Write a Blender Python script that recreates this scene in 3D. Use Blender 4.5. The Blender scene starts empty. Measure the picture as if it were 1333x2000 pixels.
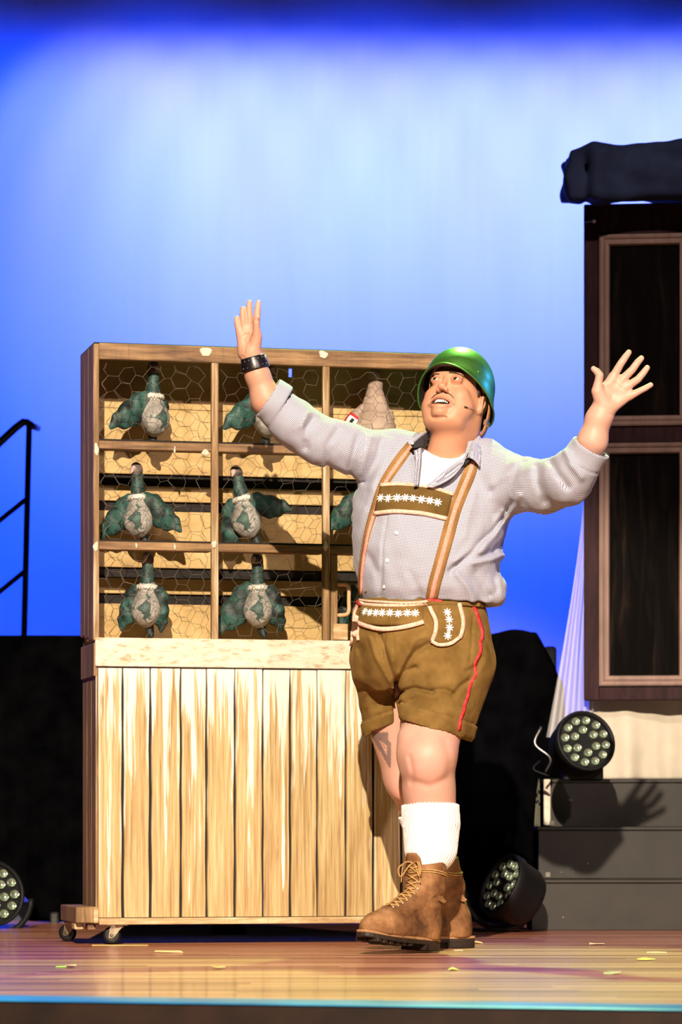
import bpy, bmesh, math, random
import numpy as np
from mathutils import Vector, Matrix
from mathutils.bvhtree import BVHTree

# ------------------------------------------------------------------ camera, light, exposure
SC = bpy.context.scene
COL = SC.collection
F, HZ, CH = 6400.0, 1620.0, 0.352        # focal length in pixels, horizon row, camera height over the stage

cam_d = bpy.data.cameras.new('camera')
cam = bpy.data.objects.new('camera', cam_d); COL.objects.link(cam)
cam.location = (0, 0, CH); cam.rotation_euler = (math.pi/2, 0, 0)
cam_d.sensor_fit = 'HORIZONTAL'; cam_d.sensor_width = 36
cam_d.lens = 36*F/1333; cam_d.shift_y = (HZ-1000)/1333
cam_d.clip_end = 100
cam_d.dof.use_dof = True; cam_d.dof.focus_distance = 9.5; cam_d.dof.aperture_fstop = 7.5
SC.camera = cam

w = bpy.data.worlds.new('world'); SC.world = w; w.use_nodes = True
w.node_tree.nodes['Background'].inputs[0].default_value = (0.25, 0.35, 0.7, 1)
w.node_tree.nodes['Background'].inputs[1].default_value = 0.008

SC.view_settings.view_transform = 'Standard'; SC.view_settings.look = 'None'
SC.view_settings.gamma = 1; SC.view_settings.use_curve_mapping = False
SC.view_settings.exposure = 0.0

def lamp(name, kind, loc, target, energy, color, **kw):
    d = bpy.data.lights.new(name, kind); o = bpy.data.objects.new(name, d); COL.objects.link(o)
    o.location = loc; d.energy = energy; d.color = color
    v = Vector(target)-Vector(loc); o.rotation_euler = v.to_track_quat('-Z', 'Y').to_euler()
    for k, x in kw.items(): setattr(d, k, x)
    return o
# front-of-house key from the balcony, with a weaker one beside it
lamp('key_spot', 'SPOT', (-0.6, -4.0, 6.9), (0.05, 9.4, 0.25), 19000, (1, .85, .66), spot_size=math.radians(17.5), spot_blend=.22, shadow_soft_size=.06)
lamp('front_fill_spot', 'SPOT', (4.6, -2.0, 6.2), (0.0, 9.6, 0.4), 2600, (1, .76, .68), spot_size=math.radians(17), spot_blend=.3, shadow_soft_size=.2)
# back light on the performer
lamp('green_back_spot', 'SPOT', (0.9, 12.6, 5.4), (0.15, 9.5, 1.35), 2300, (.50, 1, .28), spot_size=math.radians(28), spot_blend=.4, shadow_soft_size=.1)
lamp('blue_back_spot', 'SPOT', (2.7, 10.7, 2.5), (.3, 9.45, 1.6), 170, (.03, .22, 1), spot_size=math.radians(24), spot_blend=.5, shadow_soft_size=.15)
# cyclorama: two blue floods and a row of pale strip-light units hung above the frame
for x in (-3.4, -2.1, -.95, .15, 1.25, 2.4, 3.6):
    lamp('cyc_blue_flood', 'SPOT', (x, 13.0, 6.2), (x, 17, 6.2-4*math.tan(math.radians(41.9))), 1700, (0.0, .050, 1), spot_size=math.radians(44), spot_blend=.5, shadow_soft_size=.15)
for i in range(10):
    x = -1.25+i*.385
    lamp('cyc_strip_unit', 'SPOT', (x, 15.0, 5.6), (x, 17, 5.6-2.0*math.tan(math.radians(46))), 108, (.70, .74, .46), spot_size=math.radians(37), spot_blend=.62, shadow_soft_size=.05)
# unseen spot added to brighten the panelled flat
lamp('added_flat_spot', 'SPOT', (4.6, -1.0, 8.0), (1.35, 12, 2.0), 4200, (1, .80, .72), spot_size=math.radians(10.5), spot_blend=.4, shadow_soft_size=.15)

def P(px, py, Y):
    return Vector(((px-666.5)/F*Y, Y, CH+(HZ-py)/F*Y))
def Pn(px, py, Y): return np.array(P(px, py, Y))

# ------------------------------------------------------------------ scene helpers
def link(o, parent=None):
    COL.objects.link(o)
    if parent: o.parent = parent
    return o
def tag(o, label=None, cat=None, group=None, kind=None):
    if label: o['label'] = label
    if cat: o['category'] = cat
    if group: o['group'] = group
    if kind: o['kind'] = kind
    return o
def thing(name, label, cat, loc=(0, 0, 0), rotz=0, group=None):
    o = bpy.data.objects.new(name, None); link(o); o.empty_display_size = .1
    o.location = loc; o.rotation_euler = (0, 0, rotz)
    return tag(o, label, cat, group)
def mesh_np(name, V, Q, mat=None, parent=None, smooth=True, world=False, label=None):
    V = np.asarray(V, dtype=np.float32)
    me = bpy.data.meshes.new(name)
    if isinstance(Q, np.ndarray):
        n = Q.shape[1]
        me.vertices.add(len(V)); me.vertices.foreach_set('co', V.ravel())
        me.loops.add(Q.size); me.loops.foreach_set('vertex_index', Q.ravel().astype(np.int32))
        me.polygons.add(len(Q)); me.polygons.foreach_set('loop_start', np.arange(0, Q.size, n, dtype=np.int32))
        me.update(calc_edges=True)
    else:
        me.from_pydata([tuple(map(float, v)) for v in V], [], [tuple(q) for q in Q]); me.update()
    if smooth: me.polygons.foreach_set('use_smooth', np.ones(len(me.polygons), dtype=bool))
    if mat: me.materials.append(mat)
    o = bpy.data.objects.new(name, me); link(o, parent)
    if world and parent: o.matrix_parent_inverse = parent_inv(parent)
    if label: o['label'] = label
    return o
def parent_inv(p):
    if p.type == 'MESH': return Matrix()          # parts of the man already stand in world space
    M = Matrix.Translation(p.location) @ p.rotation_euler.to_matrix().to_4x4()
    if p.parent: M = parent_inv(p.parent).inverted() @ M
    return M.inverted()
def bm_obj(name, bm, mat=None, parent=None, smooth=False, world=False, label=None):
    me = bpy.data.meshes.new(name); bm.to_mesh(me); bm.free()
    if smooth: me.polygons.foreach_set('use_smooth', np.ones(len(me.polygons), dtype=bool))
    if mat: me.materials.append(mat)
    o = bpy.data.objects.new(name, me); link(o, parent)
    if world and parent: o.matrix_parent_inverse = parent_inv(parent)
    if label: o['label'] = label
    return o
def bm_box(lo, hi, bev=.002, bm=None):
    b = bmesh.new()
    bmesh.ops.create_cube(b, size=1)
    for v in b.verts:
        for i in range(3): v.co[i] = lo[i]+(v.co[i]+.5)*(hi[i]-lo[i])
    if bev: bmesh.ops.bevel(b, geom=b.edges[:]+b.verts[:], offset=bev, segments=1, affect='EDGES', profile=.5)
    if bm is None: return b
    me = bpy.data.meshes.new('t'); b.to_mesh(me); b.free(); bm.from_mesh(me); bpy.data.meshes.remove(me)
    return bm
def box(name, lo, hi, mat, parent=None, bev=.002, label=None, world=False):
    return bm_obj(name, bm_box(lo, hi, bev), mat, parent, label=label, world=world)
def tube_np(pts, rad, n=8, closed=False, cap=True):
    pts = [Vector(p) for p in pts]; m = len(pts)
    rad = [rad]*m if not hasattr(rad, '__len__') else rad
    V, Q = [], []
    prev = None
    for i, p in enumerate(pts):
        a = pts[(i-1) % m] if (closed or i > 0) else p
        b = pts[(i+1) % m] if (closed or i < m-1) else p
        t = (b-a).normalized()
        if prev is None:
            up = Vector((0, 0, 1)) if abs(t.z) < .9 else Vector((1, 0, 0))
            x = t.cross(up).normalized()
        else:
            x = (prev-t*prev.dot(t)).normalized()
        prev = x; y = t.cross(x)
        for k in range(n):
            an = 2*math.pi*k/n
            V.append(p+(x*math.cos(an)+y*math.sin(an))*rad[i])
    for i in range(m if closed else m-1):
        j = (i+1) % m
        for k in range(n):
            l = (k+1) % n
            Q.append((i*n+k, i*n+l, j*n+l, j*n+k))
    if cap and not closed:
        Q.append(tuple(range(n-1, -1, -1))); Q.append(tuple((m-1)*n+k for k in range(n)))
    return V, Q
def merge(parts):
    V, Q = [], []
    for v, q in parts:
        o = len(V); V += list(v); Q += [tuple(i+o for i in f) for f in q]
    return V, Q
def tube(name, pts, rad, mat, parent=None, n=8, closed=False, world=False, label=None):
    v, q = tube_np(pts, rad, n, closed)
    return mesh_np(name, v, q, mat, parent, True, world, label)
def lathe(prof, n=24, axis='z'):
    V, Q = [], []
    for (r, z) in prof:
        for k in range(n):
            a = 2*math.pi*k/n; V.append((r*math.cos(a), r*math.sin(a), z))
    for i in range(len(prof)-1):
        for k in range(n):
            l = (k+1) % n; Q.append((i*n+k, i*n+l, (i+1)*n+l, (i+1)*n+k))
    return V, Q

# ------------------------------------------------------------------ numpy noise and signed distance modelling
_rs = np.random.RandomState(7)
_TAB = _rs.rand(64, 64, 64).astype(np.float32)*2-1
def noise(p, s=1.0, off=0.0):
    q = p*np.float32(s)+np.float32(off)
    i = np.floor(q).astype(np.int32); f = q-i; f = f*f*(3-2*f); i &= 63; j = (i+1) & 63
    x0, y0, z0 = i[:, 0], i[:, 1], i[:, 2]; x1, y1, z1 = j[:, 0], j[:, 1], j[:, 2]
    fx, fy, fz = f[:, 0], f[:, 1], f[:, 2]
    T = _TAB
    a = T[x0, y0, z0]*(1-fx)+T[x1, y0, z0]*fx; b = T[x0, y1, z0]*(1-fx)+T[x1, y1, z0]*fx
    c = T[x0, y0, z1]*(1-fx)+T[x1, y0, z1]*fx; d = T[x0, y1, z1]*(1-fx)+T[x1, y1, z1]*fx
    return (a*(1-fy)+b*fy)*(1-fz)+(c*(1-fy)+d*fy)*fz
def A(*v): return np.array(v, dtype=np.float32)
def rc(a, b, r1, r2=None):
    a = np.asarray(a, dtype=np.float32); b = np.asarray(b, dtype=np.float32); r2 = r1 if r2 is None else r2
    ba = b-a; l2 = max(float(ba@ba), 1e-9)
    def f(p):
        pa = p-a; t = np.clip(pa@ba/l2, 0, 1)
        d = pa-t[:, None]*ba
        return np.sqrt((d*d).sum(1))-(r1+(r2-r1)*t)
    return f
def ell(c, r, R=None):
    c = np.asarray(c, dtype=np.float32); r = np.asarray(r, dtype=np.float32)
    def f(p):
        q = p-c
        if R is not None: q = q@np.asarray(R, dtype=np.float32)
        q = q/r; k0 = np.sqrt((q*q).sum(1)); q = q/r; k1 = np.sqrt((q*q).sum(1))+1e-9
        return k0*(k0-1)/k1
    return f
def rbox(c, h, r=0.0, R=None):
    c = np.asarray(c, dtype=np.float32); h = np.asarray(h, dtype=np.float32)-r
    def f(p):
        q = p-c
        if R is not None: q = q@np.asarray(R, dtype=np.float32)
        q = np.abs(q)-h
        return np.sqrt((np.maximum(q, 0)**2).sum(1))+np.minimum(q.max(1), 0)-r
    return f
def plane(pt, n):
    pt = np.asarray(pt, dtype=np.float32); n = np.asarray(n, dtype=np.float32); n = n/np.linalg.norm(n)
    return lambda p: (p-pt)@n
def chain(pts, rads):
    def mk():
        fs = [rc(pts[i], pts[i+1], rads[i], rads[i+1]) for i in range(len(pts)-1)]
        def f(p):
            d = fs[0](p)
            for g in fs[1:]: d = np.minimum(d, g(p))
            return d
        return f
    return mk()
def loft(rows, expo=2.0, smooth=.02):
    """rows of (z, cx, cy, a, b): an upright solid with elliptical cross sections"""
    rows = sorted(rows); R = np.array(rows, dtype=np.float64)
    zs = np.linspace(R[0, 0], R[-1, 0], 200); tab = [np.interp(zs, R[:, 0], R[:, i]) for i in range(1, 5)]
    k = max(1, int(smooth/((zs[-1]-zs[0])/200)))
    ker = np.hanning(2*k+1); ker /= ker.sum()
    tab = [np.convolve(np.pad(t, k, mode='edge'), ker, 'valid').astype(np.float32) for t in tab]
    z0, z1 = float(zs[0]), float(zs[-1])
    def f(p):
        z = p[:, 2]; t = np.clip((z-z0)/(z1-z0)*199, 0, 198.999); i = t.astype(np.int32); fr = t-i
        g = [T[i]*(1-fr)+T[i+1]*fr for T in tab]
        dx = np.abs(p[:, 0]-g[0])/g[2]; dy = np.abs(p[:, 1]-g[1])/g[3]
        if expo == 2: k = np.sqrt(dx*dx+dy*dy)
        else: k = (dx**expo+dy**expo)**(1/expo)
        d = (k-1)*np.minimum(g[2], g[3])
        return np.maximum(d, np.maximum(z0-z, z-z1))
    return f
def smin(a, b, k):
    if k <= 0: return np.minimum(a, b)
    h = np.clip(.5+.5*(b-a)/k, 0, 1)
    return b+(a-b)*h-k*h*(1-h)
class S:
    def __init__(s): s.ops = []
    def u(s, f, k=0): s.ops.append(('u', f, k)); return s
    def sub(s, f, k=0): s.ops.append(('s', f, k)); return s
    def cut(s, f, k=0): s.ops.append(('i', f, k)); return s
    def disp(s, f): s.ops.append(('d', f, 0)); return s
    def __call__(s, p, nd=False):
        d = None
        for m, f, k in s.ops:
            if m == 'd':
                if not nd: d = d+f(p)
                continue
            e = f(p)
            if d is None: d = e
            elif m == 'u': d = smin(d, e, k)
            elif m == 's': d = -smin(-d, e, k)
            else: d = -smin(-d, -e, k)
        return d
def groove(segs, plane_axes=(0, 2)):
    """segs: (polyline of 2d points, width, amount); amount>0 sinks a crease, <0 raises a fold"""
    ax = list(plane_axes)
    def f(p):
        q = p[:, ax]; out = np.zeros(len(p), dtype=np.float32)
        for pl, wd, am in segs:
            pl = np.array(pl, dtype=np.float32); best = None
            for a, b in zip(pl[:-1], pl[1:]):
                ba = b-a; t = np.clip((q-a)@ba/max(float(ba@ba), 1e-9), 0, 1)
                e = ((q-a-t[:, None]*ba)**2).sum(1); best = e if best is None else np.minimum(best, e)
            out += np.float32(am)*np.exp(-best/np.float32(wd*wd))
        return out
    return f
def polygonise(f, lo, hi, h):
    lo = np.asarray(lo, dtype=np.float64); hi = np.asarray(hi, dtype=np.float64)
    B = 8
    n = (np.ceil((hi-lo)/h/B).astype(int))*B+1
    nc = (n-1)//B
    g = np.meshgrid(*[np.arange(k) for k in nc], indexing='ij')
    cc = np.stack([x.ravel() for x in g], 1)
    cp = (lo+(cc*B+B/2)*h).astype(np.float32)
    dc = f(cp, True) if isinstance(f, S) else f(cp)
    act = np.abs(dc) < B*h*1.0+.012+B*h*.3
    D = np.ones(tuple(n), dtype=np.float32)
    full = np.repeat(np.repeat(np.repeat(dc.reshape(nc), B, 0), B, 1), B, 2)
    D[:-1, :-1, :-1] = np.where(full < 0, -1, 1)
    D[-1] = 1; D[:, -1] = 1; D[:, :, -1] = 1
    ac = cc[act]
    r = np.arange(B+1); o = np.stack([x.ravel() for x in np.meshgrid(r, r, r, indexing='ij')], 1)
    M = np.zeros(tuple(n), dtype=bool)
    idx = (ac[:, None, :]*B+o[None]).reshape(-1, 3)
    M[idx[:, 0], idx[:, 1], idx[:, 2]] = True
    I = np.argwhere(M)
    CHK = 400000
    vals = np.concatenate([f((lo+I[a:a+CHK]*h).astype(np.float32)) for a in range(0, len(I), CHK)]).astype(np.float32)
    D[I[:, 0], I[:, 1], I[:, 2]] = vals
    s = D < 0
    cnt = np.zeros(tuple(n-1), dtype=np.int8)
    for a in (0, 1):
        for b in (0, 1):
            for c in (0, 1):
                cnt += s[a:n[0]-1+a, b:n[1]-1+b, c:n[2]-1+c]
    C = np.argwhere((cnt > 0) & (cnt < 8))
    vid = np.full(tuple(n-1), -1, dtype=np.int32); vid[C[:, 0], C[:, 1], C[:, 2]] = np.arange(len(C))
    acc = np.zeros((len(C), 3)); num = np.zeros(len(C))
    cor = [(a, b, c) for a in (0, 1) for b in (0, 1) for c in (0, 1)]
    cv = {k: D[C[:, 0]+k[0], C[:, 1]+k[1], C[:, 2]+k[2]] for k in cor}
    for k in cor:
        for ax in range(3):
            if k[ax]: continue
            l = list(k); l[ax] = 1; l = tuple(l)
            a, b = cv[k], cv[l]; m = (a < 0) != (b < 0)
            t = np.where(m, a/np.where(m, a-b, 1), 0)
            pt = np.zeros((len(C), 3)); pt[:] = k; pt[:, ax] = t
            acc += pt*m[:, None]; num += m
    V = lo+(C+acc/num[:, None])*h
    Q = []
    for ax in range(3):
        sl0 = [slice(None)]*3; sl1 = [slice(None)]*3; sl0[ax] = slice(0, -1); sl1[ax] = slice(1, None)
        a, b = s[tuple(sl0)], s[tuple(sl1)]
        E = np.argwhere(a != b); u, v = (ax+1) % 3, (ax+2) % 3
        ok = (E[:, u] > 0) & (E[:, v] > 0) & (E[:, u] < n[u]-1) & (E[:, v] < n[v]-1); E = E[ok]
        ins = a[E[:, 0], E[:, 1], E[:, 2]]
        def at(du, dv):
            e = E.copy(); e[:, u] -= du; e[:, v] -= dv
            return vid[e[:, 0], e[:, 1], e[:, 2]]
        q = np.stack([at(1, 1), at(0, 1), at(0, 0), at(1, 0)], 1)
        q[~ins] = q[~ins][:, ::-1]
        Q.append(q)
    Q = np.concatenate(Q)
    Q = Q[(Q >= 0).all(1)]
    return V, Q
def relax(V, Q, it=2, lam=.5):
    V = np.array(V, dtype=np.float64)
    e = np.concatenate([Q[:, [0, 1]], Q[:, [1, 2]], Q[:, [2, 3]], Q[:, [3, 0]]])
    for _ in range(it):
        acc = np.zeros_like(V); n = np.zeros(len(V))
        for a, b in ((0, 1), (1, 0)):
            for c in range(3): acc[:, c] += np.bincount(e[:, a], V[e[:, b], c], len(V))
            n += np.bincount(e[:, a], minlength=len(V))
        V += lam*(acc/np.maximum(n, 1)[:, None]-V)
    return V
def vcol(o, C, name='Col'):
    at = o.data.attributes.new(name, 'FLOAT_COLOR', 'POINT')
    c = np.ones((len(C), 4), dtype=np.float32); c[:, :3] = C
    at.data.foreach_set('color', c.ravel())
def vuv(o, U, name='UV'):
    at = o.data.attributes.new(name, 'FLOAT2', 'POINT')
    at.data.foreach_set('vector', np.asarray(U, dtype=np.float32).ravel())
def bvh_of(V, Q): return BVHTree.FromPolygons([tuple(v) for v in V], [tuple(int(i) for i in q) for q in Q])
CAMP = Vector((0, 0, CH))
def hit(bvh, px, py):
    d = (P(px, py, 10)-CAMP).normalized()
    loc, nor, i, dist = bvh.ray_cast(CAMP, d)
    if loc is None:
        q = P(px, py, 9.4); loc, nor, i, dist = bvh.find_nearest(q)
    if nor.dot(d) > 0: nor = -nor
    return loc, nor
def sheet_np(grid, bvh, off=.003, th=.003):
    """grid: rows of pixels; laid on the surface found behind them, as a sheet of real thickness"""
    n, m = len(grid), len(grid[0]); V = []; nr = []
    for row in grid:
        for (x, y) in row:
            l, nn = hit(bvh, x, y); V.append(l); nr.append(nn)
    def avg(arr, w=1):
        out = []
        for i in range(n):
            for j in range(m):
                s = Vector((0, 0, 0)); c = 0
                for a in range(max(0, i-w), min(n, i+w+1)):
                    for b in range(max(0, j-w), min(m, j+w+1)): s += arr[a*m+b]; c += 1
                out.append(s/c)
        return out
    nr = [x.normalized() for x in avg(nr, 2)]
    top = [v+k*(off+th) for v, k in zip(V, nr)]; bot = [v+k*(off-.004) for v, k in zip(V, nr)]
    VV = top+bot; Q = []; N = n*m
    for i in range(n-1):
        for j in range(m-1):
            a, b, c, d = i*m+j, i*m+j+1, (i+1)*m+j+1, (i+1)*m+j
            Q.append((a, b, c, d)); Q.append((N+d, N+c, N+b, N+a))
    def side(a, b): Q.append((b, a, N+a, N+b))
    for j in range(m-1): side(j, j+1); side((n-1)*m+j+1, (n-1)*m+j)
    for i in range(n-1): side((i+1)*m, i*m); side(i*m+m-1, (i+1)*m+m-1)
    return VV, Q
def dens(pl, step=6.0):
    out = [pl[0]]
    for a, b in zip(pl[:-1], pl[1:]):
        L = math.hypot(b[0]-a[0], b[1]-a[1]); k = max(1, int(L/step))
        for i in range(1, k+1): out.append((a[0]+(b[0]-a[0])*i/k, a[1]+(b[1]-a[1])*i/k))
    return out
def spline(pl, step=5.0):
    """Catmull-Rom through 2d or 3d points"""
    p = [np.array(x, dtype=float) for x in pl]; p = [2*p[0]-p[1]]+p+[2*p[-1]-p[-2]]; out = []
    for i in range(1, len(p)-2):
        k = max(2, int(np.linalg.norm(p[i+1]-p[i])/step))
        for j in range(k):
            t = j/k
            out.append(tuple(.5*(2*p[i]+(p[i+1]-p[i-1])*t+(2*p[i-1]-5*p[i]+4*p[i+1]-p[i+2])*t*t+(3*p[i]-p[i-1]-3*p[i+1]+p[i+2])*t**3)))
    out.append(tuple(p[-2])); return out
def strip_grid(pl, wd, m=4, step=5.0):
    """pixel centreline with a width (number or list per point) -> grid"""
    W = wd if hasattr(wd, '__len__') else [wd]*len(pl)
    q = spline([(x, y, a) for (x, y), a in zip(pl, W)], step); g = []
    for i, (x, y, a) in enumerate(q):
        p0 = q[max(0, i-1)]; p1 = q[min(len(q)-1, i+1)]
        tx, ty = p1[0]-p0[0], p1[1]-p0[1]; L = math.hypot(tx, ty) or 1; nx, ny = -ty/L, tx/L
        g.append([(x+nx*a*(k/(m-1)-.5), y+ny*a*(k/(m-1)-.5)) for k in range(m)])
    return g
def strip(name, pl, wd, bvh, mat, parent, off=.003, th=.003, m=4, step=5.0, label=None):
    v, q = sheet_np(strip_grid(pl, wd, m, step), bvh, off, th)
    return mesh_np(name, v, q, mat, parent, True, True, label)

# ------------------------------------------------------------------ materials
class N:
    def __init__(s, name):
        s.m = bpy.data.materials.new(name); s.m.use_nodes = True; s.t = s.m.node_tree; s.t.nodes.clear()
        s.out = s.n('ShaderNodeOutputMaterial'); s.b = s.n('ShaderNodeBsdfPrincipled'); s.l(s.b.outputs[0], s.out.inputs[0])
    def n(s, ty, **kw):
        x = s.t.nodes.new(ty)
        for k, v in kw.items():
            if k in ('operation', 'blend_type', 'data_type', 'attribute_name', 'object', 'wave_type', 'bands_direction', 'noise_dimensions', 'feature', 'distance', 'invert'): setattr(x, k, v)
            else: x.inputs[k].default_value = v
        return x
    def l(s, a, b): s.t.links.new(a, b); return s
    def sock(s, v, i):
        if isinstance(v, bpy.types.NodeSocket): s.l(v, i)
        else: i.default_value = v
    def math(s, op, a, b=0.0):
        x = s.n('ShaderNodeMath', operation=op); s.sock(a, x.inputs[0]); s.sock(b, x.inputs[1]); return x.outputs[0]
    def mix(s, f, a, b, blend='MIX'):
        x = s.n('ShaderNodeMix', data_type='RGBA', blend_type=blend)
        s.sock(f, x.inputs[0]); s.sock(c4(a), x.inputs[6]); s.sock(c4(b), x.inputs[7]); return x.outputs[2]
    def ramp(s, f, st, interp='LINEAR'):
        x = s.n('ShaderNodeValToRGB'); cr = x.color_ramp; cr.interpolation = interp
        while len(cr.elements) < len(st): cr.elements.new(.5)
        for e, (p, c) in zip(cr.elements, st): e.position = p; e.color = c4(c) if hasattr(c, '__len__') else (c, c, c, 1)
        s.sock(f, x.inputs[0]); return x.outputs[0]
    def coord(s, kind='Object', obj=None, scale=(1, 1, 1), loc=(0, 0, 0)):
        x = s.n('ShaderNodeTexCoord')
        if obj: x.object = obj
        m = s.n('ShaderNodeMapping'); m.inputs['Scale'].default_value = scale; m.inputs['Location'].default_value = loc
        s.l(x.outputs[kind], m.inputs[0]); return m.outputs[0]
    def noise(s, v, scale=5, detail=3, rough=.5, dist=0):
        x = s.n('ShaderNodeTexNoise'); x.inputs['Scale'].default_value = scale; x.inputs['Detail'].default_value = detail
        x.inputs['Roughness'].default_value = rough; x.inputs['Distortion'].default_value = dist
        s.l(v, x.inputs['Vector']); return x.outputs[0]
    def bump(s, h, st=.3, dist=.01):
        x = s.n('ShaderNodeBump'); x.inputs['Strength'].default_value = st; x.inputs['Distance'].default_value = dist
        s.l(h, x.inputs['Height']); s.l(x.outputs[0], s.b.inputs['Normal']); return s
    def set(s, color=None, rough=None, metal=None, spec=None, **kw):
        for k, v in (('Base Color', color), ('Roughness', rough), ('Metallic', metal), ('Specular IOR Level', spec)):
            if v is not None: s.sock(c4(v) if k == 'Base Color' else v, s.b.inputs[k])
        for k, v in kw.items(): s.sock(v, s.b.inputs[k.replace('_', ' ')])
        return s
def c4(c):
    if isinstance(c, bpy.types.NodeSocket) or not hasattr(c, '__len__'): return c
    return tuple(c) if len(c) == 4 else (*c, 1)
def simple(name, color, rough=.6, metal=0, spec=.4, var=.25, scale=30, bump=0.0, coat=0):
    n = N(name); v = n.coord('Object'); f = n.noise(v, scale, 4, .6)
    dark = tuple(x*(1-var) for x in color); lite = tuple(min(1, x*(1+var)) for x in color)
    n.set(n.ramp(f, [(.3, dark), (.7, lite)]), rough, metal, spec)
    if bump: n.bump(f, bump, .004)
    if coat: n.b.inputs['Coat Weight'].default_value = coat
    return n.m
# ================================================================== THE STAGE
def m_floor():
    n = N('stage_boards')
    v = n.coord('Object'); sx = n.n('ShaderNodeSeparateXYZ'); n.l(v, sx.inputs[0])
    row = n.math('FLOOR', n.math('DIVIDE', sx.outputs[1], .057))
    wn = n.n('ShaderNodeTexWhiteNoise', noise_dimensions='1D'); n.l(row, wn.inputs[1])
    shift = n.math('MULTIPLY', wn.outputs[0], 7.3)
    colx = n.math('FLOOR', n.math('DIVIDE', n.math('ADD', sx.outputs[0], shift), 1.6))
    cb = n.n('ShaderNodeCombineXYZ'); n.l(row, cb.inputs[0]); n.l(colx, cb.inputs[1])
    w2 = n.n('ShaderNodeTexWhiteNoise', noise_dimensions='3D'); n.l(cb.outputs[0], w2.inputs[0])
    base = n.ramp(w2.outputs[0], [(0, (.24, .065, .04)), (.35, (.46, .16, .09)), (.7, (.62, .26, .15)), (1, (.76, .38, .23))])
    g = n.noise(n.coord('Object', scale=(2, 40, 1)), 6, 5, .65)
    base = n.mix(n.math('MULTIPLY', g, .5), base, (.16, .05, .03))
    fr = n.math('FRACT', n.math('DIVIDE', sx.outputs[1], .057))
    gap = n.math('LESS_THAN', fr, .06)
    base = n.mix(n.math('MULTIPLY', gap, .75), base, (.03, .012, .01))
    r = n.ramp(n.noise(n.coord('Object', scale=(1, 6, 1)), 8, 4), [(.3, .32), (.7, .46)])
    n.set(base, r, 0, .3); n.bump(n.math('SUBTRACT', n.math('MULTIPLY', g, .2), gap), .15, .002)
    n.b.inputs['Coat Weight'].default_value = .30; n.b.inputs['Coat Roughness'].default_value = .10
    return n.m
MF = m_floor()
# stage floor, its rounded front lip and the fascia under it (the lip runs slightly skew to the boards)
def front_y(x): return 6.62-.26*x
xs = np.linspace(-4.5, 4.5, 25)
V, Q = [], []
for x in xs: V += [(x, front_y(x)+.10, 0), (x, 19, 0), (x, 19, -.06), (x, front_y(x)+.10, -.06)]
for i in range(len(xs)-1):
    a, b = i*4, i*4+4
    Q += [(a, b, b+1, a+1), (a+2, b+2, b+3, a+3)]
o = mesh_np('floor', V, Q, MF, smooth=False); tag(o, kind='structure')
n = N('lip_painted_glow'); n.set(n.ramp(n.noise(n.coord('Object'), 5, 3), [(.35, (.006, .11, .34)), (.65, (.02, .20, .48))]), .35, 0, .5)  # blue light spill along the stage edge painted into the lip colour
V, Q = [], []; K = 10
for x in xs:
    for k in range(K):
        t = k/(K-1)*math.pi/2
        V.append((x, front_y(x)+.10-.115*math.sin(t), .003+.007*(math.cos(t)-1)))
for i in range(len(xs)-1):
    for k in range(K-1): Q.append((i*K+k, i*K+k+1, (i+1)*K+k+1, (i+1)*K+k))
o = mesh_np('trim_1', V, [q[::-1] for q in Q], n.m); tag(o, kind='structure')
V, Q = [], []
for x in xs: V += [(x, front_y(x)-.010, -.0035), (x, front_y(x)-.010, -1.0)]
for i in range(len(xs)-1): Q.append((2*i, 2*i+1, 2*i+3, 2*i+2))
o = mesh_np('wall_front', V, Q, simple('fascia_wood', (.016, .006, .0028), .5, 0, .3, .5, 6), smooth=False); tag(o, kind='structure')

# cyclorama cloth at the back
n = N('cyc_cloth'); v = n.coord('Object', scale=(6, 1, .35)); f = n.noise(v, 3, 3)
n.set(n.ramp(f, [(.3, (.80, .81, .82)), (.7, (.83, .84, .85))]), .9, 0, .1)
MCYC = n.m
V, Q = [], []; nx, nz = 140, 24
for i in range(nx+1):
    for k in range(nz+1):
        x = -7+14*i/nx; z = -.05+7.5*k/nz
        V.append((x, 17+.004*math.sin(x*9+math.sin(x*3.1)*2)*(1-k/nz)+.012*math.sin(x*2.1), z))
for i in range(nx):
    for k in range(nz): a = i*(nz+1)+k; Q.append((a, a+nz+1, a+nz+2, a+1))
o = mesh_np('wall_back', V, Q, MCYC); tag(o, kind='structure')

# ------------------------------------------------------------------ black masking cloths
n = N('black_cloth'); v = n.coord('Object'); f = n.noise(v, 12, 4)
n.set(n.ramp(f, [(.3, (.0010, .0010, .0012)), (.7, (.0030, .0030, .0036))]), 1, 0, 0); MBLK = n.m
def cloth_sheet(name, label, cat, topf, botf, x0, x1, Y, mat, fold=.02, nx=90, nz=40, freq=34, parent=None, th=.004, seed=0):
    V, Q = [], []
    for i in range(nx+1):
        px = x0+(x1-x0)*i/nx
        for k in range(nz+1):
            t = k/nz; py = topf(px)+(botf(px)-topf(px))*t
            p = P(px, py, Y)
            p.y += fold*(.25+.75*t)*(math.sin(p.x*freq+2*math.sin(p.x*freq*.23+seed)+.8*math.sin(p.z*3+seed))+.4*math.sin(p.x*freq*2.3+1.3*p.z*2))
            V.append(p)
    for i in range(nx):
        for k in range(nz): a = i*(nz+1)+k; Q.append((a, a+1, a+nz+2, a+nz+1))
    o = mesh_np(name, V, Q, mat, parent, world=bool(parent))
    md = o.modifiers.new('s', 'SOLIDIFY'); md.thickness = th
    if not parent: tag(o, label, cat)
    return o
cloth_sheet('black_cloth', 'black masking cloth hung behind the coop, its hem swooping up at far left', 'cloth', lambda x: 1241,
            lambda x: 1690+min(110, max(0, (x+10)*1.05)), -190, 905, 12.4, MBLK, .018, 240)
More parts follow.
